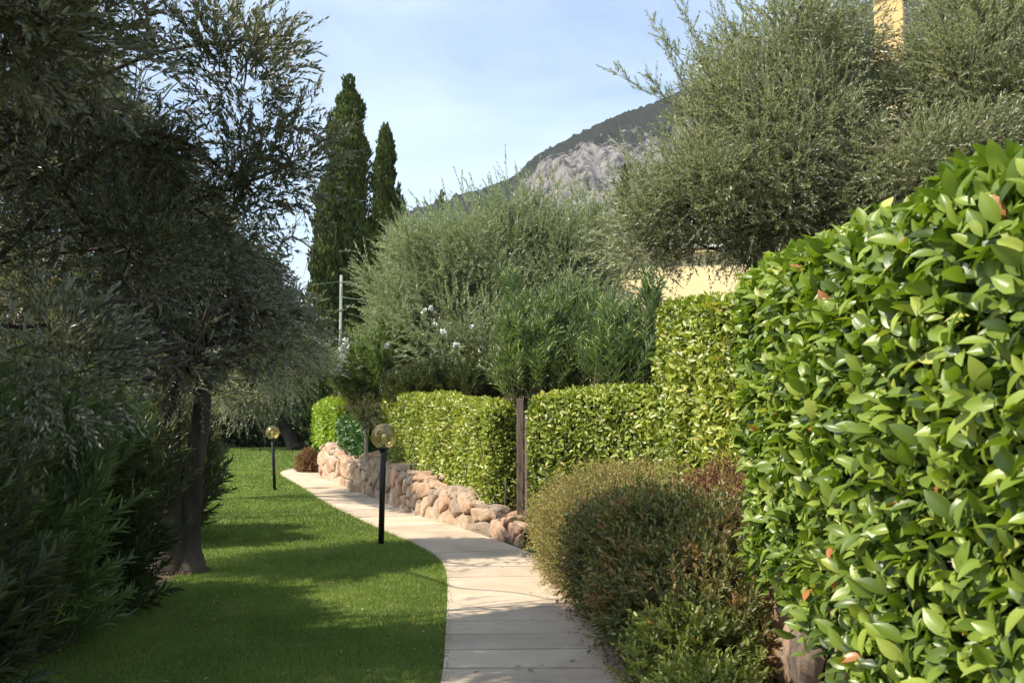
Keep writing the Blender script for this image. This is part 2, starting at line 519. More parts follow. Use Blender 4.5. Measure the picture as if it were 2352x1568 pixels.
sc.view_settings.exposure = 0.75; sc.view_settings.gamma = 1
sc.cycles.max_bounces = 7; sc.cycles.diffuse_bounces = 3; sc.cycles.glossy_bounces = 3
sc.cycles.transmission_bounces = 4; sc.cycles.transparent_max_bounces = 12
sc.cycles.sample_clamp_indirect = 6; sc.cycles.use_denoising = True
sc.cycles.caustics_reflective = False; sc.cycles.caustics_refractive = False


# ------------------------------------------------------------------ ground, path, beds
def axis(lo, mid0, mid1, hi, step):
    a = np.arange(mid0, mid1 + 1e-6, step)
    l = mid0 - np.geomspace(step * 2, mid0 - lo, 24)[::-1]; r = mid1 + np.geomspace(step * 2, hi - mid1, 24)
    return np.concatenate([l, a, r])


def grid(mb, X, Y, Z, tint=None, mask=None):
    n, m = X.shape
    i = np.arange(n - 1)[:, None] * m; j = np.arange(m - 1)[None]
    f = np.stack([i + j, i + j + 1, i + m + j + 1, i + m + j], -1)
    t = None
    if tint is not None: t = [((tint[:-1, :-1] + tint[1:, 1:]) / 2).ravel()]
    f = f.reshape(-1, 4)
    if mask is not None:
        k = mask.ravel(); f = f[k]; t = [t[0][k]] if t else None
    mb.add(np.stack([X, Y, Z], -1).reshape(-1, 3), [f], t)


xs = axis(-1500, -16, 10, 3000, .5); ys = axis(-400, -3, 60, 3200, .5)
X, Y = np.meshgrid(xs, ys)
mb = MB(); grid(mb, X, Y, gz(X, Y)); mb.build('lawn_ground', M_ground, kind='structure')

PL = [(-.34, -3), (-.36, 0), (-.38, 3)]
for p in [(1017, 1568), (1022, 1500), (1025, 1440), (1028, 1380), (1028, 1330), (1017, 1293), (985, 1270), (925, 1240), (862, 1212), (810, 1187), (762, 1165), (700, 1124), (664, 1103), (640, 1090)]:
    g = gnd(*p); PL.append((g[0], g[1]))
PL += [(PL[-1][0] - .2, PL[-1][1] + 1.5), (PL[-1][0] + .3, PL[-1][1] + 3.5), (PL[-1][0] + 2.5, PL[-1][1] + 5.5)]
PL = np.array(PL)


def resample(P, step):
    P = np.asarray(P, float)
    for _ in range(2):   # chaikin
        q = .75 * P[:-1] + .25 * P[1:]; r = .25 * P[:-1] + .75 * P[1:]
        P = np.concatenate([P[:1], np.stack([q, r], 1).reshape(-1, P.shape[1]), P[-1:]])
    s = np.concatenate([[0], np.cumsum(np.linalg.norm(np.diff(P[:, :2], axis=0), axis=1))])
    t = np.arange(0, s[-1], step)
    return np.stack([np.interp(t, s, P[:, i]) for i in range(P.shape[1])], 1)


LE = resample(PL, .1)
Tn = nrm(np.gradient(LE, axis=0)); PR = np.stack([Tn[:, 1], -Tn[:, 0]], 1)
PWID = 1.13
RE = LE + PR * PWID


def XL(y):   # path left edge as x of y
    k = LE[:, 1] <= LE[:, 1].max()
    i = np.argmax(LE[:, 1] > 35) or len(LE)
    return np.interp(y, LE[:i, 1], LE[:i, 0])


# slabs: joints where the photograph has them, then every 1.7 m
jy = [-3, -2.4, -1.8, -1.2, -.6, 0, .6, 1.2, 1.8, 2.4, 3, 3.6, 4.15, 4.7, 5.15, 5.65] + [gnd(1100, y)[1] for y in (1550, 1507, 1470, 1437, 1403, 1332, 1277)]
ji = [int(np.argmin(abs(LE[:, 1] - y))) for y in jy]
while ji[-1] + 17 < len(LE): ji.append(ji[-1] + 17)
mb = MB()
for a, b in zip(ji[:-1], ji[1:]):
    a0, b0 = a, b
    k = np.linspace(a, b, max(3, (b - a) + 1))
    l = np.stack([np.interp(k, np.arange(len(LE)), LE[:, i]) for i in range(2)], 1)
    r = np.stack([np.interp(k, np.arange(len(LE)), RE[:, i]) for i in range(2)], 1)
    t = nrm(l[-1] - l[0]); g = .011
    l[0] += t * g; r[0] += t * g; l[-1] -= t * g; r[-1] -= t * g
    n = len(k); zt = .035 + R.normal() * .003; sl = R.normal() * .003
    L3 = np.c_[l, gz(0, l[:, 1]) + zt]; R3 = np.c_[r, gz(0, r[:, 1]) + zt + sl]
    Lb = L3 - [0, 0, .12]; Rb = R3 - [0, 0, .12]
    V = np.concatenate([L3, R3, Lb, Rb])
    i = np.arange(n - 1)
    fs = [np.stack([i, n + i, n + i + 1, i + 1], 1), np.stack([i, i + 1, 2 * n + i + 1, 2 * n + i], 1), np.stack([n + i + 1, n + i, 3 * n + i, 3 * n + i + 1], 1),
          np.array([[0, 2 * n, 3 * n, n], [n - 1, 2 * n - 1, 4 * n - 1, 3 * n - 1]])]
    mb.add(V, fs, R.random())
mb.build('paved_path', M_path, kind='structure', smooth=False)

k = np.arange(0, len(LE) - 1, 4); U = np.linspace(-.02, 1.02, 4)
Xg = LE[k, 0][:, None] + PR[k, 0][:, None] * PWID * U; Yg = LE[k, 1][:, None] + PR[k, 1][:, None] * PWID * U
mb = MB(); grid(mb, Xg, Yg, gz(Xg, Yg) + .012); mb.build('path_bedding', M_soil, kind='structure')

# soil under the left oleanders
bed = resample([(-2.6, -1)] + [tuple(gnd(*p)[:2]) for p in [(60, 1530), (160, 1478), (290, 1405), (390, 1345), (440, 1300), (452, 1240), (446, 1190)]] + [(-6.5, 17), (-8, 21)], .15)


def XB(y):
    return np.interp(y, bed[:, 1], bed[:, 0])


ys = np.arange(-1, 21, .15); uu = np.linspace(0, 1, 22)
Yg, U = np.meshgrid(ys, uu, indexing='ij')
edge = XB(Yg) + .07 * fbm(np.stack([Yg * 0, Yg, Yg * 0], -1), 4, 2)
Xg = edge - U * 6
mb = MB(); grid(mb, Xg[:, ::-1], Yg, gz(Xg, Yg) + .012 + .03 * np.clip(U * 6, 0, 1)[:, ::-1] + .012 * fbm(np.stack([Xg, Yg, Yg * 0], -1), 6, 1) * np.clip(U * 8, 0, 1)[:, ::-1])
mb.build('soil_bed', M_soil, kind='structure')

# retaining-wall lines (front foot)
WB = [tuple(gnd(*p)[:2]) for p in [(842, 1136), (900, 1163), (960, 1187), (1030, 1208), (1100, 1226), (1150, 1240), (1196, 1256)]]
WA = [tuple(gnd(*p)[:2]) for p in [(728, 1098), (760, 1107), (785, 1118), (840, 1135.5)]]
WR = [(.62, 12.2), (.95, 11), (1.25, 9.8), (1.5, 8.5), (1.55, 7), (1.47, 5.8), (1.4, 5), (1.36, 4), (1.34, 2), (1.34, -1.5)]


def along(P, hs, step=.05):
    P = np.c_[np.asarray(P), hs]
    return resample(P, step)


hB = [.82, .76, .64, .52, .4, .28, .18]
hA = [.92, .84, .68, .56]
hR = [.3, .45, .7, .8, .62, .55, .55, .5, .5, .5]
LB = along(WB, hB); LA = along(WA, hA); LR = along(WR, hR)

# terrace
tr = np.concatenate([[(-7.4, 40, 1.25)], LA[::8], LB[::8], [(.45, 12.7, .22)], LR[::8], [(1.34, -4, .5)]])
tr = tr[np.argsort(-tr[:, 1])]
mb = MB()
uu = np.array([.16, .3, .5, .8, 1.2, 2, 3, 5, 8, 14, 25, 60])
tg = nrm(np.gradient(tr[:, :2], axis=0)); nr = np.stack([-tg[:, 1], tg[:, 0]], 1)
nr = np.where(nr[:, :1] < 0, -nr, nr)
Xg = tr[:, 0][:, None] + uu[None]; Yg = tr[:, 1][:, None] + 0 * uu[None]
base = tr[:, 2][:, None] - .07
Zg = base + .05 * smooth01(uu / 2)[None] + .02 * fbm(np.stack([Xg, Yg, Xg * 0], -1), 5, 3)
grid(mb, Xg[:, ::-1], Yg, Zg[:, ::-1]); mb.build('planting_terrace', M_soil, kind='structure')
# soil at the foot of the shrubs by the path
Yg, U = np.meshgrid(np.arange(-1, 12.2, .2), np.linspace(0, 1, 8), indexing='ij')
xr = np.interp(Yg, RE[:150, 1], RE[:150, 0]) + .01
xw = np.interp(Yg, LR[::-1, 1], LR[::-1, 0]) + .1
mb = MB(); Xg = xr + (xw - xr) * U; grid(mb, Xg, Yg, .02 + .02 * fbm(np.stack([Xg, Yg, Xg * 0], -1), 6, 3) + .03 * U)
mb.build('soil_border', M_soil, kind='structure')


# ------------------------------------------------------------------ grass
def blades(n, y0, y1, L, W, x0=-9.5):
    y = R.uniform(y0, y1, n); xr = XL(y) + .02 * np.sin(y * 9) + .015
    x = R.uniform(0, 1, n) * (xr - x0) + x0
    e = XB(y) + .1 * R.normal(size=n)
    k = (x > np.where(y < 20, e, -99))
    q = np.stack([x, y, 0 * x], 1)
    k &= ((x - 0) / np.maximum(y, 3) > -.56)
    x, y, q = x[k], y[k], q[k]; n = len(x)
    P = np.stack([x, y, gz(x, y) - .004], 1)
    cl = .5 + .5 * fbm(q, 1.6, 1)
    D = np.stack([R.normal(size=n) * .45, R.normal(size=n) * .45, np.ones(n)], 1)
    Nn = rvec(n); Nn[:, 2] = .2
    l = L * R.uniform(.5, 1.25, n) * (.75 + .5 * cl)
    t = np.clip(R.random(n) * .75 + .25 * (.5 + .5 * fbm(q, 2.7, 3)), 0, 1)
    return P, D, Nn, l, W, t


T_BL = (np.array([(0, -.5, 0), (0, .5, 0), (.6, .32, .06), (.6, -.32, .06), (1, 0, .2)]), [np.array([(3, 2, 4)]), np.array([(0, 1, 2, 3)])])
mb = MB()
for (n, y0, y1, L, W, x0) in [(150000, 4.8, 7.5, .036, .0042, -3.6), (150000, 7.5, 10.5, .038, .0055, -3.6), (110000, 10.5, 15, .042, .008, -6), (70000, 15, 24, .046, .014, -9), (50000, 24, 36, .055, .026, -15), (35000, 36, 52, .07, .04, -22)]:
    P, D, Nn, l, W, t = blades(n, y0, y1, L, W, x0)
    add_leaves(mb, P, D, Nn, l, W, T_BL, t)
# taller ragged tufts along the slab edge
k = R.integers(20, len(LE) - 60, 5200)
P = np.c_[LE[k] - PR[k] * R.uniform(-.025, .05, (len(k), 1)), gz(0, LE[k][:, 1])]
D = np.c_[PR[k] * R.uniform(-.2, .9, (len(k), 1)), np.ones(len(k))] + R.normal(size=(len(k), 3)) * .25
add_leaves(mb, P, D, rvec(len(k)), R.uniform(.03, .075, len(k)), .006, T_BL)
g = mb.build('grass', M_grass); tag(g, 'short mown green lawn grass left of the path', 'grass', kind='stuff')


# ------------------------------------------------------------------ stone walls
def clip(poly, p, n):
    out = []
    for i in range(len(poly)):
        a, b = poly[i], poly[(i + 1) % len(poly)]
        da, db = np.dot(a - p, n), np.dot(b - p, n)
        if da <= 0: out.append(a)
        if (da < 0) != (db < 0) and abs(da - db) > 1e-9: out.append(a + (b - a) * da / (da - db))
    return out


def stone_wall(name, line, label, sz=.4, depth=.34, front=-1, seed=1, par=None):
    """line: (x,y,h) samples; stones are cells fitted over the face and wrapped over the top"""
    rg = np.random.default_rng(seed)
    ds = np.linalg.norm(np.diff(line[:, :2], axis=0), axis=1); s = np.concatenate([[0], np.cumsum(ds)])
    Ltot = s[-1]
    tg = nrm(np.gradient(line[:, :2], axis=0)); nl = np.stack([-tg[:, 1], tg[:, 0]], 1) * front  # towards the path

    def place(u, v, out):
        u = np.clip(u, 0, Ltot)
        x = np.interp(u, s, line[:, 0]); y = np.interp(u, s, line[:, 1]); h = np.interp(u, s, line[:, 2])
        nx = np.interp(u, s, nl[:, 0]); ny = np.interp(u, s, nl[:, 1])
        h = h + .07 * np.sin(u * 5.1 + seed) * np.sin(u * 2.3 + 1) + .03 * np.sin(u * 13)
        r = .07
        # arc: up the face, round corner, back over the top
        q = PI / 2 * r; v1 = np.maximum(h - r, .02)
        b = np.clip((v - v1) / q, 0, 1) * PI / 2
        back = np.maximum(v - v1 - q, 0)
        fwd = -(r - r * np.cos(b)) - back - .05 * v
        z = np.minimum(v, v1) + r * np.sin(b)
        ox, oz = np.cos(b) * out, np.sin(b) * out
        return np.stack([x + nx * (fwd + ox), y + ny * (fwd + ox), z + oz + gz(0, y)], -1)

    pts = []
    u = 0; AN = 1.45
    while u < Ltot + sz:
        hh = np.interp(u, s, line[:, 2]) + depth
        v = rg.uniform(0, .12)
        ss = sz * AN * rg.uniform(.8, 1.5)
        while v < hh + .1:
            pts.append((u + rg.normal() * sz * .4, v + rg.normal() * .03)); v += sz * rg.uniform(.45, .85) * .8
        u += ss
    pts = np.array(pts) / [AN, 1]
    base = MB()
    U, Vv = np.meshgrid(np.linspace(0, Ltot, int(Ltot / .1) + 2), np.linspace(-.1, 1, 14), indexing='ij')
    hh = np.interp(U, s, line[:, 2]) + depth - .02
    G = place(U, Vv * hh, np.full(U.shape, -.045))
    grid(base, G[..., 0], G[..., 1], G[..., 2])
    if front > 0 or True: pass
    mb = MB()
    for i, c in enumerate(pts):
        hmax = np.interp(c[0] * AN, s, line[:, 2]) + depth
        if c[0] < -.1 or c[0] > Ltot / AN + .1 or c[1] > hmax: continue
        poly = [np.array(q) for q in [(max(c[0] - .8, 0), max(c[1] - .8, -.06)), (min(c[0] + .8, Ltot / AN), max(c[1] - .8, -.06)), (min(c[0] + .8, Ltot / AN), c[1] + .8), (max(c[0] - .8, 0), c[1] + .8)]]
        d = pts - c; dd = np.hypot(d[:, 0], d[:, 1])
        for j in np.argsort(dd)[1:18]:
            poly = clip(poly, c + d[j] / 2, d[j])
            if len(poly) < 3: break
        if len(poly) < 3: continue
        poly = np.array(poly) * [AN, 1]; ctr = poly.mean(0)
        # resample + round
        q = poly
        for _ in range(2):
            a = .86 * q + .14 * np.roll(q, -1, 0); b = .14 * q + .86 * np.roll(q, -1, 0)
            q = np.stack([a, b], 1).reshape(-1, 2)
        sl = np.concatenate([[0], np.cumsum(np.linalg.norm(np.diff(np.vstack([q, q[:1]]), axis=0), axis=1))])
        n = 26; tt = np.linspace(0, sl[-1], n, endpoint=False)
        qq = np.stack([np.interp(tt, sl, np.append(q[:, k], q[0, k])) for k in range(2)], 1)
        size = math.sqrt(max(sl[-1] / 4, .02) ** 2)
        rings = [1.0, .99, .95, .86, .66, .38, .12]
        amp = min(.045, size * .16) * rg.uniform(.4, 1.4)
        tilt = rg.normal(size=2) * .16
        tot = []
        for r in rings:
            g = .945
            P2 = ctr + (qq - ctr) * r * g
            o = -.05 + (amp + .05) * (1 - r ** 9) ** .5 if r < 1 else -.06
            o = np.full(n, o) + ((P2 - ctr) @ tilt) * (1 - r * .5)
            tot.append(place(P2[:, 0], P2[:, 1], o))
        V = np.concatenate(tot + [place(ctr[0:1], ctr[1:2], np.array([amp]))])
        dn = np.array([mnoise.noise(Vector(p) * 6) * .025 + mnoise.noise(Vector(p) * 17) * .022 + mnoise.noise(Vector(p) * 38) * .01 for p in V])
        V = V + nrm(V - V.mean(0) + [0, 0, .001]) * dn[:, None]
        m = len(rings); ii = np.arange(m - 1)[:, None] * n; jj = np.arange(n)[None]; j2 = (jj + 1) % n
        f4 = np.stack([ii + jj, ii + j2, ii + n + j2, ii + n + jj], -1).reshape(-1, 4)
        last = (m - 1) * n; j = np.arange(n)
        f3 = np.stack([last + j, last + (j + 1) % n, np.full(n, m * n)], 1)
        if front > 0: f4 = f4[:, ::-1]; f3 = f3[:, ::-1]
        mb.add(V, [f4, f3], float(rg.random()))
    e = empty(name, (line[0, 0], line[0, 1], float(gz(0, line[0, 1]))), label, 'stone wall')
    mb.build('stones', M_stone, e, smooth=False)
    base.build('rubble_core', M_mortar, e)
    return e


stone_wall('stone_wall', LB, 'long low wall of fitted pinkish stones under the middle clipped hedge, sloping down to the gate', seed=3)
stone_wall('stone_wall', LA, 'short far section of pinkish stone wall beside the small brown bush', seed=5, sz=.5)
stone_wall('stone_wall', LR, 'rough reddish stone wall at the lower right under the big glossy hedge', seed=8, sz=.42)


# loose boulders near the gate and in the step between the walls
def boulder(c, r, label, seed):
    rg = np.random.default_rng(seed)
    th = np.linspace(0, PI, 14)[:, None]; ph = (np.arange(22) * 2 * PI / 22)[None]
    V = np.stack([np.sin(th) * np.cos(ph), np.sin(th) * np.sin(ph), np.cos(th) + 0 * ph], -1).reshape(-1, 3)
    V = np.sign(V) * abs(V) ** .8
    dn = np.array([mnoise.noise(Vector(p) * 1.3 + Vector((seed, 0, 0))) * .3 + mnoise.noise(Vector(p) * 4) * .09 for p in V])
    V = V * (1 + dn)[:, None] * np.array(r) + np.array(c)
    i = np.arange(13)[:, None] * 22; j = np.arange(22)[None]; j2 = (j + 1) % 22
    m = MB(); m.add(V, np.stack([i + j, i + 22 + j, i + 22 + j2, i + j2], -1).reshape(-1, 4), float(rg.random()))
    o = m.build('boulder', M_stone)
    # origin at base
    off = Vector((c[0], c[1], c[2] - r[2])); o.data.transform(__import__('mathutils').Matrix.Translation(-off)); o.location = off
    return tag(o, label, 'boulder', 'loose boulders by the path')


bl = [((1150, 1238), (.16, .14, .1), 'greyish boulder at the near foot of the long stone wall'),
      ((1180, 1246), (.2, .15, .09), 'flat pale boulder just left of the wooden gate post foot'),
      ((1105, 1222), (.13, .13, .13), 'rounded pink boulder leaning at the low end of the long wall')]
for i, (p, r, lb) in enumerate(bl):
    g = gnd(*p); boulder((g[0] + .08, g[1] - .05, r[2] * .8), r, lb, 20 + i)
g = gnd(826, 1128); boulder((g[0] + .35, g[1] + .7, g[2] + .75), (.42, .35, .2), 'grey weathered boulder in the gap between the two stone walls', 31)
g = gnd(828, 1132)
m = MB(); p = g + [.1, .1, 0]; m.box((p[0] - .35, p[1] - .25, p[2] - .05), (p[0] + .3, p[1] + .6, p[2] + .22), .5)
o = m.build('stone_step', M_stone, smooth=False, bevel=.04); tag(o, 'flat pink stone step between the two stone wall sections', 'step')


# ------------------------------------------------------------------ hedges
def hedge(label, spine, width, leaf, L, W, T, dens, name='clipped_hedge', rnd=.18, cat='hedge', lump=.06, extra=None, faces=None, hang=0, seedn=0, side=+1, nn_up=.5, dk=.16):
    """spine: (x,y,z0,z1) along the face nearest the path; the hedge is `width` deep behind it.
    side +1: the body lies to the right of the walking direction."""
    sp = resample(spine, .05)
    s = np.concatenate([[0], np.cumsum(np.linalg.norm(np.diff(sp[:, :2], axis=0), axis=1))]); Ls = s[-1]
    tg = nrm(np.gradient(sp[:, :2], axis=0)); nb = np.stack([tg[:, 1], -tg[:, 0]], 1) * side   # into the body

    def loc(u, a, z01, out, outn):
        x = np.interp(u, s, sp[:, 0]); y = np.interp(u, s, sp[:, 1]); z0 = np.interp(u, s, sp[:, 2]); z1 = np.interp(u, s, sp[:, 3])
        nx = np.interp(u, s, nb[:, 0]); ny = np.interp(u, s, nb[:, 1]); tx = np.interp(u, s, tg[:, 0]); ty = np.interp(u, s, tg[:, 1])
        P = np.stack([x + nx * a, y + ny * a, z0 + (z1 - z0) * z01], -1)
        Nw = np.stack([nx * outn[..., 0] + tx * outn[..., 1], ny * outn[..., 0] + ty * outn[..., 1], outn[..., 2]], -1)
        return P, nrm(Nw)

    hm = float(np.mean(sp[:, 3] - sp[:, 2]))
    areas = dict(front=Ls * hm, back=Ls * hm * .4, top=Ls * width, e0=width * hm, e1=width * hm)
    if faces:
        for k in faces: areas[k] *= faces[k]
    mb = MB()
    e = empty(name, (sp[0, 0], sp[0, 1], sp[0, 2]), label, cat)
    for k, A in areas.items():
        n = int(A * dens)
        if n < 1: continue
        a_, b_ = R.random(n), R.random(n); o = np.ones(n); z = np.zeros(n)
        if k == 'front': u, a, h, nn = a_ * Ls, z * 0., b_, np.stack([-o, z, z], -1)
        elif k == 'back': u, a, h, nn = a_ * Ls, o * width, b_, np.stack([o, z, z], -1)
        elif k == 'top': u, a, h, nn = a_ * Ls, b_ * width, o, np.stack([z, z, o], -1)
        elif k == 'e0': u, a, h, nn = z, a_ * width, b_, np.stack([z, -o, z], -1)
        else: u, a, h, nn = o * Ls, a_ * width, b_, np.stack([z, o, z], -1)
        # rounding near edges
        du = np.minimum(u, Ls - u); da = np.minimum(a, width - a); dz = (1 - h) * hm
        def rd(d): return rnd - np.sqrt(np.maximum(rnd ** 2 - np.maximum(rnd - d, 0) ** 2, 0))
        ctr = np.stack([(a - width / 2) / width * 1.2, (u - Ls / 2) / Ls * .6, (h - .5)], -1)
        P, Nw = loc(u, a, h, None, nn)
        if k in ('front', 'back'): ins = rd(dz) + rd(du)
        elif k == 'top': ins = rd(da) + rd(du)
        else: ins = rd(dz) + rd(da)
        near = np.maximum(0, 1 - np.minimum(np.where(k == 'top', 9, dz), np.where(np.isin(k, ['front', 'back']), 9, da)) / rnd) * .7
        # blend normals at the rounded edge
        Nb = Nw.copy()
        if k in ('front', 'back', 'e0', 'e1'): Nb[:, 2] += near
        else:
            cc = np.stack([np.interp(u, s, nb[:, 0]), np.interp(u, s, nb[:, 1]), 0 * u], -1)
            Nb = Nb + cc * (near * np.sign(a - width / 2))[:, None]
        Nb = nrm(Nb)
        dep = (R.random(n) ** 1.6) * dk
        lum = lump * fbm(P, 2.3, seedn) + lump * .35 * fbm(P, 7, seedn + 1)
        P = P + Nb * (lum - ins - dep)[:, None]
        if hang: P[:, 2] -= hang * R.random(n) ** 3 * (h < .12)
        n_ = nrm(Nb * 1.0 + rvec(n) * .55 + np.array([0, 0, nn_up]))
        tdir = rvec(n) * .9 + np.array([0, 0, .25]) + Nb * .35
        l = L * R.uniform(.45, 1.25, n)
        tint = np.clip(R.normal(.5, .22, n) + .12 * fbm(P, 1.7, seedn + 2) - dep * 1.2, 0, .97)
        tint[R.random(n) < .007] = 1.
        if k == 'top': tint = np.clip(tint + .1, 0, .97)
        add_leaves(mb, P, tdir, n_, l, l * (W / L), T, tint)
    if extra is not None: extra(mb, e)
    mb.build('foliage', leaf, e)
    # solid dark core added inside the leaves to block light
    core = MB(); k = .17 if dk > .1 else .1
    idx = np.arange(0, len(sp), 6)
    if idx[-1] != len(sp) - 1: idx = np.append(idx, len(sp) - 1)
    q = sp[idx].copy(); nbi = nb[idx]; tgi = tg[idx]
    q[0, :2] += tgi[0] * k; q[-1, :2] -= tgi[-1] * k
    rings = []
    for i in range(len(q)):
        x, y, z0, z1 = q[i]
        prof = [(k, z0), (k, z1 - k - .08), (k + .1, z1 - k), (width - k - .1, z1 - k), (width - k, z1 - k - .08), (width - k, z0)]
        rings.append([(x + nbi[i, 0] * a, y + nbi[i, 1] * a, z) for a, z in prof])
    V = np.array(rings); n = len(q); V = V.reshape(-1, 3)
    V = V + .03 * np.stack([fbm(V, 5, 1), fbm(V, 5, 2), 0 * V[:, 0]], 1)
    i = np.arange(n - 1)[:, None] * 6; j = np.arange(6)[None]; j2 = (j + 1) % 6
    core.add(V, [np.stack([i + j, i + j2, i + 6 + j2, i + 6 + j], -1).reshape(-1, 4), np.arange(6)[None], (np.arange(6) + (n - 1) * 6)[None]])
    core.build('shade_core', M_core, e)
    # visible stems at the foot
    st = MB()
    for u in np.arange(.15, Ls, .33):
        x = np.interp(u, s, sp[:, 0]); y = np.interp(u, s, sp[:, 1]); z0 = np.interp(u, s, sp[:, 2])
        nx = np.interp(u, s, nb[:, 0]); ny = np.interp(u, s, nb[:, 1])
        a = R.uniform(.2, .45) * width
        b = np.array([x + nx * a, y + ny * a, z0 - .12]); st.tube(curve(b, b + [R.normal() * .08, R.normal() * .08, .6], 5), np.linspace(.022, .014, 5), 5)
    st.build('stems', M_twig, e)
    return e


def yellow_bits(mb, e): pass


# the big laurel hedge close on the right
hedge('huge hedge of big glossy bright green leaves filling the right side, closest to the camera',
      [(1.33, 5.75, .8, 2.44), (1.28, 5, .8, 2.42), (1.22, 4.2, .68, 2.32), (1.2, 3, .5, 2.2), (1.2, 2, .42, 2.16), (1.25, .4, .42, 2.2)], 1.3,
      M_laurel, (.09), .042, T_BIG, 2200, name='laurel_hedge', side=-1, lump=.075, dk=.3, rnd=.22, nn_up=.75, hang=.14, faces=dict(back=.3, e1=.2), seedn=2)
# tall hedge behind it
hedge('tall clipped hedge with small olive-green leaves between the low hedge and the big glossy hedge',
      [tuple(at(1512, 800, 11.0)[:2]) + (1.0, at(1512, 695, 11.)[2]), tuple(at(1600, 800, 9.6)[:2]) + (.98, at(1600, 688, 9.6)[2]), tuple(at(1700, 800, 8.6)[:2]) + (.9, at(1700, 682, 8.6)[2]), (2.6, 7.2, .9, 2.6)], 1.1,
      M_hedge, .085, .036, T_MID, 2100, side=-1, lump=.09, dk=.16, seedn=4, rnd=.1, faces=dict(back=.3), hang=.15)
# low hedge right of the gate
hedge('low clipped hedge just right of the wooden gate post, its left end rounded',
      [tuple(at(1206, 1000, 13.2)[:2]) + (.28, at(1214, 905, 13.2)[2]), tuple(at(1300, 1000, 12.5)[:2]) + (.4, at(1300, 890, 12.5)[2]), tuple(at(1440, 1000, 11.6)[:2]) + (.6, at(1440, 895, 11.6)[2]),
       tuple(at(1545, 1000, 10.9)[:2]) + (.75, at(1540, 915, 10.9)[2])], .9,
      M_hedge, .085, .037, T_MID, 2300, side=-1, lump=.07, dk=.15, seedn=6, rnd=.2, faces=dict(back=.3), hang=.1)
# middle hedge on the wall
pB = [(876, 22.2, 1052, 902), (930, 20.0, 1072, 903), (990, 17.9, 1095, 910), (1050, 16.3, 1122, 920), (1090, 15.3, 1150, 925), (1128, 14.5, 1178, 928)]
hedge('long clipped yellow-green hedge above the stone wall, left of the wooden gate post',
      [tuple(at(px, 1000, Yd)[:2]) + (at(px, yb, Yd)[2], at(px, yt, Yd)[2]) for px, Yd, yb, yt in pB], 1.0,
      M_hedge, .075, .034, T_MID, 1800, side=-1, lump=.085, dk=.14, seedn=8, rnd=.16, faces=dict(back=.3, e0=1), hang=.18)
# far yellow hedge
hedge('far bright yellow clipped hedge at the start of the stone wall',
      [tuple(at(712, 1000, 31)[:2]) + (at(712, 1020, 31)[2], at(712, 922, 31)[2]), tuple(at(770, 1000, 28.4)[:2]) + (at(770, 1040, 28.4)[2], at(770, 917, 28.4)[2])], 1.3,
      M_hedge_y, .1, .05, T_MID, 1000, side=-1, lump=.08, dk=.14, seedn=10, rnd=.3)
hedge('shaded right part of the yellow hedge by the slender pale trunk, shade put into dark green leaves',  # right part of the yellow hedge, its shade painted as darker leaves
      [tuple(at(772, 1000, 28.2)[:2]) + (at(772, 1045, 28.2)[2], at(772, 955, 28.2)[2]), tuple(at(838, 1000, 25)[:2]) + (at(838, 1058, 25)[2], at(838, 955, 25)[2])], 1.2,
      M_hedge_d, .11, .04, T_MID, 900, side=-1, lump=.12, dk=.2, seedn=12, rnd=.3)


# ------------------------------------------------------------------ shrubs
def blob_shrub(label, cs, leaf, L, W, T, n, name='shrub', cat='shrub', twl=.12, nl=5, whorl=2, extra=None, tint_up=0, spread=.8, up=.5, shell=.75, stem_base=None, seedn=0, lumpa=.18, zmin=None):
    """cs: list of (center xyz, radii xyz)"""
    cs = [(np.array(c, float), np.array(r, float)) for c, r in cs]
    wts = np.array([r[0] * r[2] + r[1] * r[2] for c, r in cs]); wts /= wts.sum()
    gzv = float(min(c[2] - r[2] for c, r in cs))
    b = stem_base if stem_base is not None else (cs[0][0][0], cs[0][0][1], max(gzv, 0) if zmin is None else zmin)
    e = empty(name, b, label, cat)
    mb, st = MB(), MB()
    for (c, r), wt in zip(cs, wts):
        k = int(n * wt); d = rvec(k)
        rr = shell + (1 - shell) * R.random(k) ** .6
        rr = np.where(R.random(k) < .2, R.uniform(.3, 1, k), rr)
        P = c + d * r * rr[:, None]
        P = P + d * (lumpa * fbm(P, 4 / max(r.max(), .3), seedn))[:, None] * r.mean()
        if zmin is not None:
            kk = P[:, 2] > zmin + .02; P = P[kk]; d = d[kk]
        dd = d * .8 + rvec(len(P)) * .45; dd[:, 2] += up
        tt = np.clip(R.normal(.5, .22, len(P)) + tint_up * d[:, 2] + .12 * fbm(P, 3, seedn + 1), 0, 1)
        twigs(mb, P, dd, twl * R.uniform(.6, 1.3, len(P)), nl, L, W, T, stem=st, droop=.12, whorl=whorl, tint=tt, spread=spread, stem_r=.0016)
    bb = np.array(b, float)
    for (c, r) in cs:
        for _ in range(9):
            t = c + rvec(1)[0] * r * .7
            st.tube(curve(bb + R.normal(size=3) * [.06, .06, 0], t, 6, .05, .06), np.linspace(.014, .004, 6), 5)
    if extra: extra(e)
    mb.build('foliage', leaf, e); st.build('branches', M_twig, e)
    # solid dark cores, added so no light passes through the shrub
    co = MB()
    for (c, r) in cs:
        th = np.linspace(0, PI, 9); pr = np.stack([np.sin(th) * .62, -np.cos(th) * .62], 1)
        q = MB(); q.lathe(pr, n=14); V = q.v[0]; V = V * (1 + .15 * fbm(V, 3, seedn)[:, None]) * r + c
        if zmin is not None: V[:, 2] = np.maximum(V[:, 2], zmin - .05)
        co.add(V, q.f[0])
    co.build('shade_core', M_core, e)
    return e


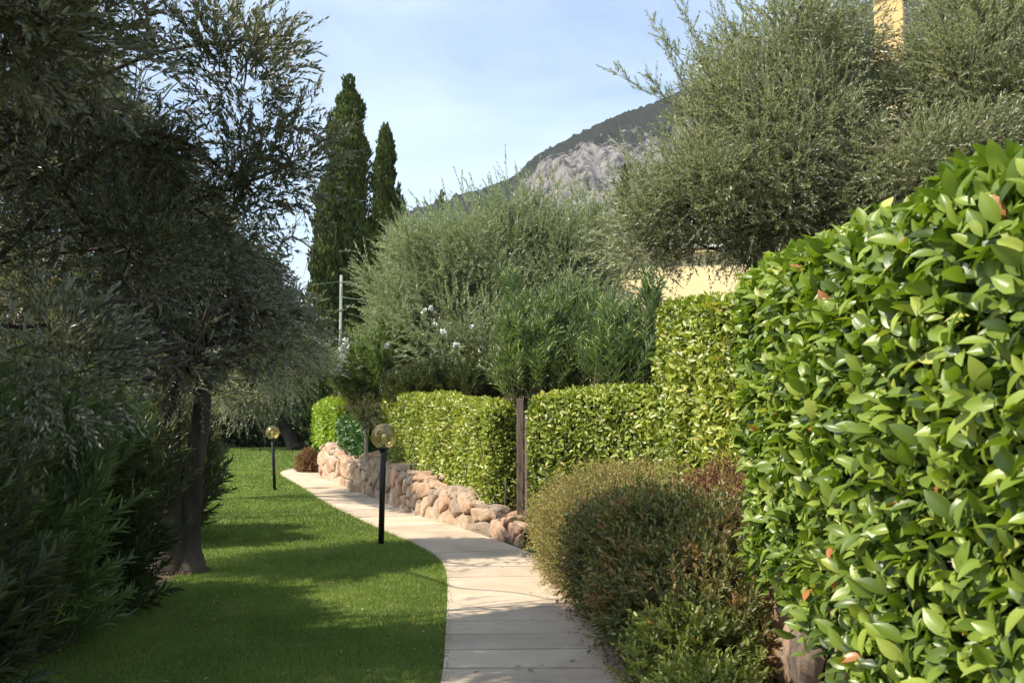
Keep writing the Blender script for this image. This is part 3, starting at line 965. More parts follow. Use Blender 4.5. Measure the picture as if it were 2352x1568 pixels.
blob_shrub('golden brown fine-leaved shrub at the path edge in front of the gate post',
           [((.82, 10.3, .52), (.62, .7, .55)), ((1.1, 9.5, .66), (.75, .7, .48)), ((.72, 9.3, .42), (.48, .6, .45))],
           M_rust, .028, .013, T_TINY, 6200, twl=.16, nl=6, zmin=.03, tint_up=.15, seedn=1)
blob_shrub('dark green rounded shrub overhanging the slabs, left of the rust-speckled shrub',
           [((.95, 7.95, .45), (.42, .5, .5)), ((.78, 8.5, .42), (.3, .4, .42))],
           M_abel, .052, .02, T_MID, 2600, twl=.16, nl=5, zmin=.03, seedn=2)
blob_shrub('large rust-speckled green shrub in the middle of the brown shrub row',
           [((1.12, 7.3, .46), (.5, .55, .5)), ((1.42, 7.0, .52), (.45, .55, .46)), ((1.3, 6.3, .4), (.5, .55, .42)), ((1.0, 6.6, .34), (.36, .45, .34)), ((1.15, 5.8, .26), (.25, .4, .22))],
           M_abel, .058, .021, T_MID, 5000, twl=.18, nl=6, lumpa=.3, zmin=.03, seedn=3)
blob_shrub('fresh yellow-green low shrub at the bottom edge beside the path, nearest of the shrubs',
           [((1.0, 5.6, .16), (.28, .4, .24)), ((.95, 5.0, .1), (.2, .4, .18))],
           M_abel_g, .055, .021, T_MID, 1250, twl=.15, nl=5, lumpa=.3, zmin=.03, seedn=4)
blob_shrub('withered shrub with dry reddish-brown leaves against the big glossy hedge',
           [((1.72, 8.0, .78), (.4, .5, .35)), ((1.75, 7.2, .62), (.35, .45, .3))],
           M_dry, .042, .018, T_MID, 1700, twl=.16, nl=5, zmin=.3, seedn=5)
p = at(712, 1067, 31)
blob_shrub('small round brown bush at the far end of the stone wall', [((p[0], p[1], p[2] - .02), (.36, .36, .45))], M_dry, .05, .025, T_TINY, 1500, twl=.14, nl=5, seedn=6, zmin=float(gz(0, 31)))

# fallen litter under the middle hedge and on the wall top
k = R.integers(0, len(LB), 1500); off = R.uniform(.05, .5, 1500)
P = np.c_[LB[k, 0] + off * .93, LB[k, 1] + off * .35, LB[k, 2] + gz(0, LB[k, 1]) - .01 + R.uniform(0, .03, 1500)]
n = 1500; yy = R.uniform(5.2, 12, n); xx = np.interp(yy, RE[:150, 1], RE[:150, 0]) + R.normal(size=n) * .07 - .05
P = np.concatenate([P, np.c_[xx, yy, np.full(n, .045)]])
n = 900; yy = R.uniform(5, 11, n); xx = XB(yy) - R.random(n) * .8 + .15
P = np.concatenate([P, np.c_[xx, yy, np.full(n, .05)]])
n = 900; yy = R.uniform(5, 18, n); xx = XL(yy) - R.random(n) ** .8 * 3.2
k_ = xx > XB(yy); P = np.concatenate([P, np.c_[xx, yy, np.full(n, .032)][k_]])
m = MB(); add_leaves(m, P, rvec(len(P)) * [1, 1, .3], rvec(len(P)) * .5 + [0, 0, 1], R.uniform(.02, .05, len(P)), .016, T_TINY)
tag(m.build('leaf_litter', M_dry), 'scattered dry brown leaves on the lawn and along the path and wall edges', 'fallen leaves', kind='stuff')
m = MB(); P = np.array([gnd(*q) + [0, 0, .042] for q in [(1165, 1302), (1150, 1310), (1225, 1372), (1100, 1555), (1320, 1530), (1180, 1548), (1210, 1552), (1240, 1545)]])
add_leaves(m, P, rvec(len(P)) * [1, 1, .2], rvec(len(P)) * .4 + [0, 0, 1], .05, .02, T_MID)
tag(m.build('path_litter', M_dry), 'few dry leaves lying on the pale slabs', 'fallen leaves', kind='stuff')


# ------------------------------------------------------------------ oleanders
def oleander(label, base, cs, leaf, n, L=.15, W=.022, flowers=None, name='oleander', seedn=0, nst=14, up=.8, T=T_MID, shell=.3, q=1.7, ln=(.3, .5), sprd=.8):
    e = empty(name, base, label, 'oleander'); base = np.array(base, float)
    mb, st = MB(), MB()
    cs = [(np.array(c, float), np.array(r, float)) for c, r in cs]
    wts = np.array([r[0] * r[2] for c, r in cs]); wts /= wts.sum()
    for (c, r), wt in zip(cs, wts):
        k = int(n * wt * q); d = rvec(k); d = d + 0
        P = c + d * r * (shell + (1 - shell) * R.random(k) ** .5)[:, None] * (1 + .14 * fbm(d * 3 + c, 1.3, seedn))[:, None]
        P = P[P[:, 2] > base[2] + .1]
        dd = nrm(P - (base + [0, 0, .3 * (c[2] - base[2])])) + rvec(len(P)) * .25; dd[:, 2] += up
        twigs(mb, P - nrm(dd) * .3, dd, R.uniform(ln[0], ln[1], len(P)), 8, L, W, T, stem=st, droop=.1, whorl=3, spread=sprd, stem_r=.004, t0=.3)
        for _ in range(nst):
            t = c + rvec(1)[0] * r * .6
            st.tube(curve(base + R.normal(size=3) * [.012, .012, 0], t, 7, -.03, .06), np.linspace(.016, .005, 7), 5)
    mb.build('foliage', leaf, e); st.build('stems', M_twig, e)
    if flowers is not None:
        for p, r in flowers:
            r = r * .8
            fm = MB()
            k = int(26 * (r / .12) ** 1.5) + 6
            P = np.array(p) + rvec(k) * r * R.random((k, 1)) ** .5
            for _ in range(5):
                add_leaves(fm, P, rvec(k) + [0, 0, .4], rvec(k), .055, .045, T_MID)
            fm.build('blossom_cluster', M_flower, e)
    return e


def pe(px, py, Yd, rx, ry, rd):
    return (at(px, py, Yd), (rx * Yd / F, rd, ry * Yd / F))


oleander('large feathery dark green oleander rising behind the wooden gate post', (.25, 14.6, .3),
         [pe(1225, 800, 15, 95, 85, .8), pe(1325, 770, 15, 95, 85, .8), pe(1290, 860, 14.6, 140, 50, .7), pe(1190, 865, 14.8, 60, 45, .5), pe(1178, 680, 15.3, 14, 40, .15)], M_olean, 420, L=.2, W=.026, seedn=1, nst=7, ln=(.45, .8), shell=.5, sprd=1.0, up=.3)
oleander('smaller loose oleander with broad leaves against the left end of the tall hedge', (1.35, 12.8, .5),
         [pe(1430, 830, 13.2, 90, 70, .5), pe(1420, 760, 13.2, 55, 45, .3), pe(1495, 700, 13.0, 14, 35, .15)], M_olean, 130, L=.21, W=.033, seedn=2, nst=6, ln=(.4, .7), shell=.4, sprd=1.1, up=.3)
fl = [(at(789, 800, 24.0), .15), (at(786, 820, 24.0), .13), (at(780, 845, 24), .13), (at(768, 855, 24), .1), (at(795, 786, 24), .1), (at(890, 795, 22.6), .07)]
oleander('bright green oleander carrying white blossoms on its left side, behind the pale trunk', at(905, 1000, 25.5) * [1, 1, 0] + [0, 0, .9],
         [pe(850, 850, 25, 70, 75, .8), pe(905, 790, 25, 35, 50, .5), pe(830, 880, 24.6, 55, 50, .7)], M_olean, 330, L=.2, W=.03, ln=(.45, .8), shell=.5, sprd=1.0, up=.3, seedn=3, flowers=fl)
fl2 = [(at(1018, 763, 21), .07), (at(1047, 793, 21), .08), (at(1108, 802, 21), .09), (at(1085, 690 + 60, 22), .05), (at(975, 715, 22), .05), (at(990, 710, 22), .06), (at(1000, 745, 22), .04), (at(1110, 832, 20), .09)]
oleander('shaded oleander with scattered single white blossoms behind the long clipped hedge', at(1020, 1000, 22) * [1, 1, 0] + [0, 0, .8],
         [pe(1040, 880, 21.5, 130, 45, .9), pe(950, 890, 21.5, 80, 45, .8), pe(1120, 870, 20, 60, 60, .7)], M_olean_shade, 480, L=.18, W=.024, seedn=4, flowers=fl2)
# shaded oleanders on the left
oleander('dark shaded oleander at the left edge of the photo, nearest of the left oleanders', (-3.5, 4.7, .02), [((-3.2, 4.9, .8), (.95, .8, .95))], M_olean_shade, 330, seedn=5, L=.16, W=.024)
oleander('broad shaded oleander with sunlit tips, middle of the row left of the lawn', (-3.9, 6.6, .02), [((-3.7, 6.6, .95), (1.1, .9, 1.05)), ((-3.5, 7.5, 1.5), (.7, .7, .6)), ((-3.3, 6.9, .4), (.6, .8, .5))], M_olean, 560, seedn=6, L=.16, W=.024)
oleander('shaded oleander just in front of the double olive trunk', (-3.95, 8.6, .02), [((-3.7, 8.5, .95), (.9, .9, 1.0)), ((-4.7, 8.6, 1.5), (.8, .8, .8)), ((-3.4, 8.3, .4), (.55, .7, .5))], M_olean_shade, 560, seedn=7, L=.16, W=.024)
oleander('oleander showing to the right of the double olive trunk, over the lawn', (-4.9, 13.2, .02), [((-4.8, 13.2, 1.0), (.95, 1.0, 1.1)), ((-5.2, 14.6, 1.0), (.9, 1.0, 1.1))], M_olean_shade, 560, seedn=8, L=.17, W=.026)


# ------------------------------------------------------------------ olive trees
def inpoly(x, y, poly):
    c = np.zeros(x.shape, bool); n = len(poly)
    for i in range(n):
        x1, y1 = poly[i]; x2, y2 = poly[(i + 1) % n]
        k = ((y1 > y) != (y2 > y)) & (x < (x2 - x1) * (y - y1) / ((y2 - y1) or 1e-9) + x1)
        c ^= k
    return c


OPEN = [[tuple(gnd(*p)[:2]) for p in q] for q in (
    [(630, 1455), (800, 1345), (1010, 1290), (1290, 1275), (1290, 1395), (1010, 1440)],
    [(470, 1228), (470, 1135), (800, 1150), (960, 1205), (870, 1215), (700, 1215)],
    [(600, 1092), (690, 1080), (850, 1165), (1110, 1225), (960, 1228), (860, 1190)],
    [(470, 1090), (470, 1070), (690, 1060), (690, 1080), (600, 1092)])]


def thinned(P, p=.985):
    # twigs left out to shape the light: sun reaches path, lawn patches and hedges
    t = np.maximum(P[:, 2], 0) / S[2]
    G = P[:, :2] - S[:2] * t[:, None]
    hit = np.zeros(len(P), bool)
    for q in OPEN: hit |= inpoly(G[:, 0], G[:, 1], q)
    h2 = P - S * ((P[:, 0:1] - 1.25) / S[0])          # on the big hedge's face
    hit |= (h2[:, 1] < 6.3) & (h2[:, 1] > 1) & (h2[:, 2] > .95) & (h2[:, 2] < 2.8)
    h3 = P - S * ((P[:, 0:1] + .2) / S[0])            # on wall and hedge
    hit |= (h3[:, 1] > 8.4) & (h3[:, 1] < 13.5) & (h3[:, 2] > .3) & (h3[:, 2] < 3.1)
    h3 = P - S * ((P[:, 0:1] - .4) / S[0])            # golden shrub
    hit |= (h3[:, 1] > 8.3) & (h3[:, 1] < 11.6) & (h3[:, 2] > 0) & (h3[:, 2] < 1.4)
    h3 = P - S * ((P[:, 0:1] + 1.5) / S[0])
    hit |= (h3[:, 1] >= 13.5) & (h3[:, 1] < 27) & (h3[:, 2] > .1) & (h3[:, 2] < 4.2)
    return ~(hit & (R.random(len(P)) < p))


def olive(label, base, trunk_top, cs, n_tw, leaf=M_olive, L=.055, W=.015, ncl=None, name='olive_tree', tr=.16, trunks=1, whips=0, nl=9, twl=.32, rc=.42, limbs=None, stem=True, seedn=0, T=T_TINY, branch_mat=None, droop=.2, cov=1., lean=0, thin=False, per_c=16, bark=None, lr=.5, shoots=None):
    base = np.array(base, float); top = np.array(trunk_top, float)
    e = empty(name, base, label, 'olive tree')
    cs = [(np.array(c, float), np.array(r, float)) for c, r in cs]
    vol = np.array([np.prod(r) ** .8 for c, r in cs]); vol /= vol.sum()
    ncl = ncl or int(n_tw / per_c)
    CC, OO = [], []
    for (c, r), v in zip(cs, vol):
        k = max(3, int(ncl * v)); d = rvec(k)
        q = c + d * r * (R.random((k, 1)) ** .42)
        CC.append(q); OO.append(nrm(q - c + 1e-6) * np.linalg.norm((q - c) / r, axis=1, keepdims=True))
    CC = np.concatenate(CC); OO = np.concatenate(OO)
    if thin:
        kk = thinned(CC, .85); CC, OO = CC[kk], OO[kk]
    mb, st, br = MB(), MB(), MB()
    # trunk
    tk = MB()
    tops = []
    for i in range(trunks):
        o = np.array([.0, 0, 0]) if trunks == 1 else np.array([(-.09 + .2 * i), .05 * i, 0])
        tp = top + (0 if trunks == 1 else np.array([-.12 + .28 * i, .1 * i, .1 * i]))
        c = curve(base + o - [0, 0, .1], tp, 12, 0, .03)
        rr = np.linspace(tr, tr * .62, 12); rr[0] *= 2.3; rr[1] *= 1.4; rr[2] *= 1.08
        c0 = c.copy()
        tk.tube(c0, rr * (1 if trunks == 1 else .78), 14)
        tops.append(tp)
    V = np.concatenate(tk.v); tk.v = [V + .022 * np.stack([fbm(V, 9, 1), fbm(V, 9, 2), fbm(V, 6, 3)], 1) * min(1, tr / .12)]
    f0 = tk.f; tk.f = f0
    tk.build('trunk', bark or M_bark, e)
    # main limbs
    nodes = []
    nlimb = 5 + len(cs) // 2
    idx = R.choice(len(CC), min(nlimb, len(CC)), replace=False)
    idx = list(idx)
    for i, (c, r) in list(enumerate(cs))[::3]: idx.append(int(np.argmin(np.linalg.norm(CC - c, axis=1))))
    for i in idx:
        s0 = tops[R.integers(len(tops))]
        c = curve(s0, CC[i], 10, .06, .06); rad = np.linspace(tr * lr, .012, 10)
        br.tube(c, rad, 7); nodes += [(p, q) for p, q in zip(c[2:], rad[2:])]
    if limbs:
        for L_ in limbs:
            L_ = resample(np.array(L_), .12)
            br.tube(L_, np.linspace(.03, .008, len(L_)), 7); nodes += [(p, .02) for p in L_[::3]]
    NP = np.array([p for p, q in nodes]); NR = np.array([q for p, q in nodes])
    for c in CC:
        i = np.argmin(np.linalg.norm(NP - c, axis=1))
        if np.linalg.norm(NP[i] - c) > .1:
            br.tube(curve(NP[i], c, 6, .03, .07), np.linspace(min(.014, NR[i]), .004, 6), 4)
    # leafy shoots round each cluster
    per = n_tw // len(CC)
    ci = np.repeat(np.arange(len(CC)), per); n = len(ci)
    d = rvec(n)
    P = CC[ci] + d * rc * (.25 + .75 * R.random((n, 1)) ** .6) * np.repeat(R.uniform(.6, 1.25, (len(CC), 1)), per, 0)
    dd = d * .7 + OO[ci] * .8 + rvec(n) * .4; dd[:, 2] += .35
    tt = np.clip(R.normal(.45, .2, n) + np.repeat(R.normal(size=len(CC)) * .2, per), 0, 1)
    if thin:
        kk = thinned(P + nrm(dd) * .12, .95); P, dd, tt = P[kk], dd[kk], tt[kk]; n = len(P)
    twigs(mb, P, dd, twl * R.uniform(.6, 1.35, n), nl, L, W, T, stem=st if stem else None, droop=droop, tint=tt, spread=.75, stem_r=.0022)
    if shoots:
        for a, b_ in shoots:
            c = curve(a, b_, 9, .05, .03); st.tube(c, np.linspace(.008, .003, 9), 4)
            q = c[2:].repeat(3, 0) + R.normal(size=(21, 3)) * .02
            dq = nrm(np.gradient(c, axis=0))[2:].repeat(3, 0) * .8 + rvec(21) * .7; dq[:, 2] += .5
            twigs(mb, q, dq, R.uniform(.15, .38, 21), 8, L, W, T, stem=st, droop=.0, spread=.7, stem_r=.002)
    if whips:
        outer = np.argsort(-(CC[:, 2] + OO[:, 2] * .5 + R.normal(size=len(CC)) * .3))[:max(8, whips)]
        wi = R.choice(outer, whips)
        P = CC[wi] + rvec(whips) * rc * .6; P[:, 2] += rc * .3
        dw = OO[wi] * .7 + rvec(whips) * .3; dw[:, 2] += 1.1
        twigs(mb, P, dw, R.uniform(.6, 1.15, whips), 20, L, W, T, stem=st, droop=.0, spread=.65, stem_r=.004, t0=.08)
    mb.build('crown', leaf, e)
    if stem: st.build('twigs', branch_mat or M_twig, e)
    br.build('limbs', bark or M_bark if tr > .13 else M_twig, e)
    return e


# left foreground olive with the double trunk
b = gnd(405, 1318)
arch = [at(430, 860, 10.3), at(330, 640, 9.6), at(215, 430, 8.6), at(150, 330, 8.0), at(205, 262, 7.8), at(270, 252, 7.6), at(340, 290, 7.4), at(420, 330, 7.4), at(480, 380, 7.4), at(545, 450, 7.4)]
l2 = [at(430, 860, 10.3), at(500, 640, 9.8), at(560, 420, 9.5), at(600, 250, 9.3)]
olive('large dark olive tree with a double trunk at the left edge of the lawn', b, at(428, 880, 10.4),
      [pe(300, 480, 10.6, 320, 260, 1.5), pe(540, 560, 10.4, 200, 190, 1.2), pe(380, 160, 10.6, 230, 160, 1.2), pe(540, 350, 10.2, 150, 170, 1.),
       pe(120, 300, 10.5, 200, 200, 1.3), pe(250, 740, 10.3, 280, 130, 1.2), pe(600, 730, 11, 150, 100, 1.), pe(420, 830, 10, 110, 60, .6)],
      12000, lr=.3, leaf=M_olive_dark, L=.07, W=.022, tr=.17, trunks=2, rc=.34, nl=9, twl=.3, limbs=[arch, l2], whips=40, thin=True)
# olive standing just outside the frame, its branches hang into it
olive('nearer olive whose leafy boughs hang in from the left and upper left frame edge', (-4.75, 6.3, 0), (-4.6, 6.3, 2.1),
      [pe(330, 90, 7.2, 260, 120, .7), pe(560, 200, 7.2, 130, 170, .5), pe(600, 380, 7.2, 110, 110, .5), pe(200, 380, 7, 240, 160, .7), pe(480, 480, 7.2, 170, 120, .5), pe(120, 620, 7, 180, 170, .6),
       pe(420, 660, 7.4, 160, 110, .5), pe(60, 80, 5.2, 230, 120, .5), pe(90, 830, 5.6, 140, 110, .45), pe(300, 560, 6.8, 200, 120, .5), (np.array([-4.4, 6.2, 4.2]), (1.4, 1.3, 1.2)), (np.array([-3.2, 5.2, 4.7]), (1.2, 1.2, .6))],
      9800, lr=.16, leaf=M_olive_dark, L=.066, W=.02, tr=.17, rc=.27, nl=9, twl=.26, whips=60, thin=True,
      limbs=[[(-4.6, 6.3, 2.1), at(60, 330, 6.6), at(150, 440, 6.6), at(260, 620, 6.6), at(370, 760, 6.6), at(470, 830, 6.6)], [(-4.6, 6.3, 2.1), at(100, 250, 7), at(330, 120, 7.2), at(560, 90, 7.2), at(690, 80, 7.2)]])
olive('added olive mostly outside the frame behind the viewer, put there to shade the lower left lawn', (-4.6, 2.4, 0), (-4.5, 2.5, 2.4),  # mostly unseen tree, added for the shade it throws on the near lawn
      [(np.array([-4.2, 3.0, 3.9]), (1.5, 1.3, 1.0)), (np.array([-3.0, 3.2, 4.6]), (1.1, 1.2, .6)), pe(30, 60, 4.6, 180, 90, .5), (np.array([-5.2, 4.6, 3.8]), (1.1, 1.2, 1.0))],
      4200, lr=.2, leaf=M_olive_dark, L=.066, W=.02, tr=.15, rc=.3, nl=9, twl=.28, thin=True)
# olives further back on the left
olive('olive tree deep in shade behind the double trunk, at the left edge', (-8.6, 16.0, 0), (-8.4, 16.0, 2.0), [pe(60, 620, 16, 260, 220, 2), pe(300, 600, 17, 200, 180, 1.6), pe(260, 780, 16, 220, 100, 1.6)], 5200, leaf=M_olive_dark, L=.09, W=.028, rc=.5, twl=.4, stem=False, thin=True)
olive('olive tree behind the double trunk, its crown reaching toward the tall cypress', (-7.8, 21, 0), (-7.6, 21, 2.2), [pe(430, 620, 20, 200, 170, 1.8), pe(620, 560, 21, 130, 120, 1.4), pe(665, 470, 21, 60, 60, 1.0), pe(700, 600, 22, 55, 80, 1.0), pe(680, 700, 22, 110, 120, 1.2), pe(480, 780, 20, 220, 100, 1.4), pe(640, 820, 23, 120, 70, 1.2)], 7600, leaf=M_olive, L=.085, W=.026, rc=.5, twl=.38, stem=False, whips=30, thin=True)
b = gnd(680, 1034)
olive('far olive tree with a leaning trunk beside the start of the path', b, at(640, 960, b[1] + .5), [pe(640, 850, b[1], 130, 95, 2), pe(700, 810, b[1] + 1, 85, 60, 1.6), pe(580, 880, b[1], 110, 85, 1.8)], 4600, leaf=M_olive, L=.12, W=.038, rc=.7, twl=.5, tr=.28, stem=False)
b = gnd(569, 1026)
olive('far small olive tree with a thin straight trunk, left of the leaning olive', b, at(566, 965, b[1]), [pe(540, 880, b[1], 90, 90, 1.8), pe(500, 820, b[1] + 2, 110, 90, 1.8)], 2600, leaf=M_olive, L=.14, W=.045, rc=.75, twl=.55, tr=.16, stem=False)
# centre olive
olive('wide pale silvery olive tree in the centre, behind the long clipped hedge', (-1.0, 27, .9), at(1100, 850, 27),
      [pe(1150, 620, 27, 250, 150, 2.2), pe(970, 690, 26.5, 130, 150, 1.6), pe(1330, 620, 27, 120, 150, 1.8), pe(1080, 790, 24.5, 210, 90, 1.2), pe(1100, 740, 26, 230, 110, 1.6), pe(900, 770, 26, 80, 120, 1.2), pe(1230, 540, 27.5, 170, 90, 1.5), pe(1000, 610, 27, 120, 90, 1.2), pe(1280, 760, 25, 120, 90, 1)],
      13500, per_c=22, leaf=M_olive_pale, L=.115, W=.032, rc=.52, twl=.44, nl=9, whips=420, tr=.2, stem=False, droop=.05)
# right olives
olive('tall olive in front of the yellow house, its left shoots against the sky', (4.35, 16.6, .6), (4.3, 16.6, 4.0),
      [pe(1690, 300, 16, 105, 180, 1.3), pe(1790, 170, 16.3, 190, 190, 1.6), pe(1650, 450, 15.6, 190, 100, 1.4), pe(1850, 380, 15.4, 230, 170, 1.5), pe(1500, 510, 15.8, 100, 70, 1.), pe(1470, 570, 16, 62, 62, .8), pe(1610, 525, 15.8, 110, 50, .8), pe(1730, 520, 15.4, 130, 50, .8), pe(1800, 500, 15, 100, 60, .8), pe(1530, 480, 16, 55, 55, .7),  pe(1620, 400, 16, 60, 90, 1.), pe(1900, 130, 16.8, 90, 160, 1.2)],
      9800, per_c=24, leaf=M_olive, L=.088, W=.026, rc=.42, twl=.4, shoots=[(at(1640, 300, 15.8), at(1420, 172, 15.8)), (at(1620, 250, 15.8), at(1500, 60, 15.8)), (at(1600, 330, 15.8), at(1500, 190, 15.8)), (at(1640, 200, 15.8), at(1570, 20, 15.8)), (at(1600, 300, 15.8), at(1530, 120, 15.8))], nl=9, whips=420, lr=.3, tr=.17, stem=True)
olive('olive tree at the upper right corner beside the chimney', (6.3, 15.2, .6), (6.2, 15.2, 2.8),
      [pe(2230, 240, 15, 150, 200, 1.5), pe(2120, 400, 14.6, 230, 110, 1.5), pe(2330, 360, 14.8, 150, 180, 1.5), pe(2300, 60, 15.3, 170, 120, 1.3), pe(1960, 490, 15, 160, 70, 1.), pe(2070, 250, 15.6, 90, 70, .7)],
      10000, per_c=24, leaf=M_olive, L=.088, W=.026, rc=.42, twl=.4, nl=9, whips=220, lr=.3, tr=.17, stem=True)
# slender tan shrub tree by the lamp
b = at(838, 1052, 24.2)
olive('slender pale-trunked sapling with tan foliage between the two hedges', b, at(838, 985, 24.2), [pe(822, 915, 24.3, 34, 42, .5), pe(848, 945, 24.0, 26, 28, .4), pe(805, 885, 24.5, 22, 36, .4)],
      420, leaf=M_tan, bark=M_barkp, L=.06, W=.016, rc=.22, twl=.22, tr=.05, ncl=24, name='sapling', seedn=10)['category'] = 'sapling'


# ------------------------------------------------------------------ cypresses
def cypress(label, px, ytop, Yd, wpx, ybase=900, n=9000, seedn=0, pw=3.2, L=.3):
    top = at(px, ytop, Yd); b = at(px, ybase, Yd); b[2] = max(gz(0, Yd), 0)
    b[2] = float(gz(0, Yd))
    h = top[2] - b[2]; r0 = wpx / 2 * Yd / F
    e = empty('cypress_tree', (top[0], Yd, b[2]), label, 'cypress', 'cypress trees')

    def rad(t, th):
        r = r0 * np.clip(t / .12, 0, 1) ** .5 * (1 - np.clip((t - .3) / .7, 0, 1) ** pw) ** .8
        return r * (1 + .2 * np.sin(th * 4 + t * 9 + seedn) * np.sin(t * 23 + th * 2) + .13 * np.sin(th * 3 + t * 41 + seedn) + .07 * np.sin(th * 7 + t * 83))
    t = R.random(n * 2); k = R.random(n * 2) < (rad(t, 0) / r0 + .08); t = t[k][:n]; n_ = len(t)
    th = R.uniform(0, 2 * PI, n_); r = rad(t, th) * (.72 + .32 * R.random(n_) ** .7)
    P = np.stack([top[0] + r * np.cos(th), Yd + r * np.sin(th), b[2] + .3 + t * (h - .5)], 1)
    P[:, :2] += np.stack([np.cos(th), np.sin(th)], 1) * (r0 * (.22 * fbm(P, 3.2, seedn) + .16 * fbm(P, 7, seedn + 1)))[:, None]
    mb = MB()
    D = np.stack([np.cos(th) * .42, np.sin(th) * .42, np.ones(n_)], 1) + rvec(n_) * .3
    Nn = np.stack([np.cos(th), np.sin(th), np.full(n_, .2)], 1) + rvec(n_) * .6
    tt = np.clip(.45 + .25 * fbm(P, 1.8, seedn) + R.normal(size=n_) * .16, 0, 1)
    add_leaves(mb, P, D, Nn, L * R.uniform(.6, 1.2, n_), L * .42, T_MID, tt)
    mb.build('crown', M_cyp, e)
    tk = MB(); tk.tube([(top[0], Yd, b[2] - .1), (top[0], Yd, b[2] + h * .5), (top[0], Yd, b[2] + h * .93)], [r0 * .16, r0 * .1, .02], 8); tk.build('trunk', M_bark, e)
    co = MB(); ts = np.linspace(.02, .93, 16); co.lathe(np.stack([rad(ts, 1) * .62, ts * (h - .5)], 1), (top[0], Yd, b[2] + .3), 12); co.build('shade_core', M_core, e)  # added dark spindle keeps light from passing through the crown


cypress('tallest dark cypress, left of the pair against the sky', 800, 168, 44, 108, L=.22, n=34000, seedn=1, pw=5)
cypress('second tall cypress, slimmer, right of the tallest one', 886, 278, 47, 72, L=.22, n=23000, seedn=2)
cypress('short cypress tucked against the right side of the slim cypress', 916, 420, 50, 26, n=3500, seedn=3)
cypress('smallest cypress tip right of the cypress group', 930, 455, 52, 16, n=1800, seedn=4)
cypress('lone small cypress tip above the left side of the silvery olive', 1015, 432, 70, 24, n=2500, seedn=5, L=.4)
cypress('thin cypress tip in front of the mountain foot above the silvery olive', 1141, 440, 80, 22, n=2500, seedn=6, L=.4)
cypress('cypress against the grey cliff just left of the tall olive', 1435, 378, 62, 26, n=3500, seedn=7, L=.35)
cypress('dense cypress lower left of the tallest one, half hidden by the olive', 752, 395, 43, 70, n=8000, seedn=8)


# ------------------------------------------------------------------ dark woodland belt
def broad_tree(label, px, ytop, Yd, rpx, n=7000, seedn=0, leaf=M_bg, L=.3):
    top = at(px, ytop, Yd); z0 = float(gz(0, Yd)); h = top[2] - z0; r = rpx * Yd / F
    e = empty('evergreen_tree', (top[0], Yd, z0), label, 'evergreen tree', 'trees closing the garden on the left')
    c = np.array([top[0], Yd, z0 + h * .52]); rr = np.array([r, r * .8, h * .5])
    d = rvec(n); P = c + d * rr * (.6 + .4 * R.random((n, 1)) ** .5) * (1 + .2 * fbm(d * 2, 1.4, seedn))[:, None]
    P = P[P[:, 2] > z0]
    mb = MB(); add_leaves(mb, P, rvec(len(P)) + [0, 0, .3], nrm(P - c) + rvec(len(P)) * .7, L * R.uniform(.6, 1.2, len(P)), L * .5, T_MID, np.clip(.5 + .25 * fbm(P, 1., seedn) + R.normal(size=len(P)) * .2, 0, 1))
    mb.build('crown', leaf, e)
    tk = MB(); tk.tube([(top[0], Yd, z0 - .1), (top[0], Yd, z0 + h * .6)], [.25, .15], 8); tk.build('trunk', M_bark, e)
    q = MB(); th = np.linspace(0, PI, 9); q.lathe(np.stack([np.sin(th) * .72, -np.cos(th) * .72], 1), n=14); V = q.v[0] * rr + c; V[:, 2] = np.maximum(V[:, 2], z0 + .05); co = MB(); co.add(V, q.f[0]); co.build('shade_core', M_core, e)  # added dark solid blocks light inside the crown


for i, (px, yt, Yd, rp, lb) in enumerate([
        (-150, 480, 34, 230, 'dark evergreen beyond the left frame edge of the garden belt'), (90, 600, 50, 170, 'dark evergreen far left behind the shaded olive crowns'),
        (260, 640, 46, 170, 'dark evergreen seen through the left olive, second from the left'), (420, 700, 52, 150, 'dark evergreen above the far lawn left of the thin olive'),
        (560, 760, 54, 130, 'low dark evergreen directly behind the thin straight olive trunk'), (690, 740, 56, 120, 'low dark evergreen behind the leaning olive, below the cypresses'),
        (800, 800, 58, 90, 'low dark evergreen behind the utility pole')]):
    broad_tree(lb, px, yt, Yd, rp, seedn=i)
hedge('dark low hedge closing the far end of the lawn', [tuple(at(380, 1000, 49)[:2]) + (.5, 2.4), tuple(at(560, 1000, 50)[:2]) + (.5, 2.3), tuple(at(740, 1000, 50)[:2]) + (.5, 2.3)], 1.5, M_hedge_d, .22, .1, T_MID, 160, side=1, name='boundary_hedge', dk=.3, lump=.15)


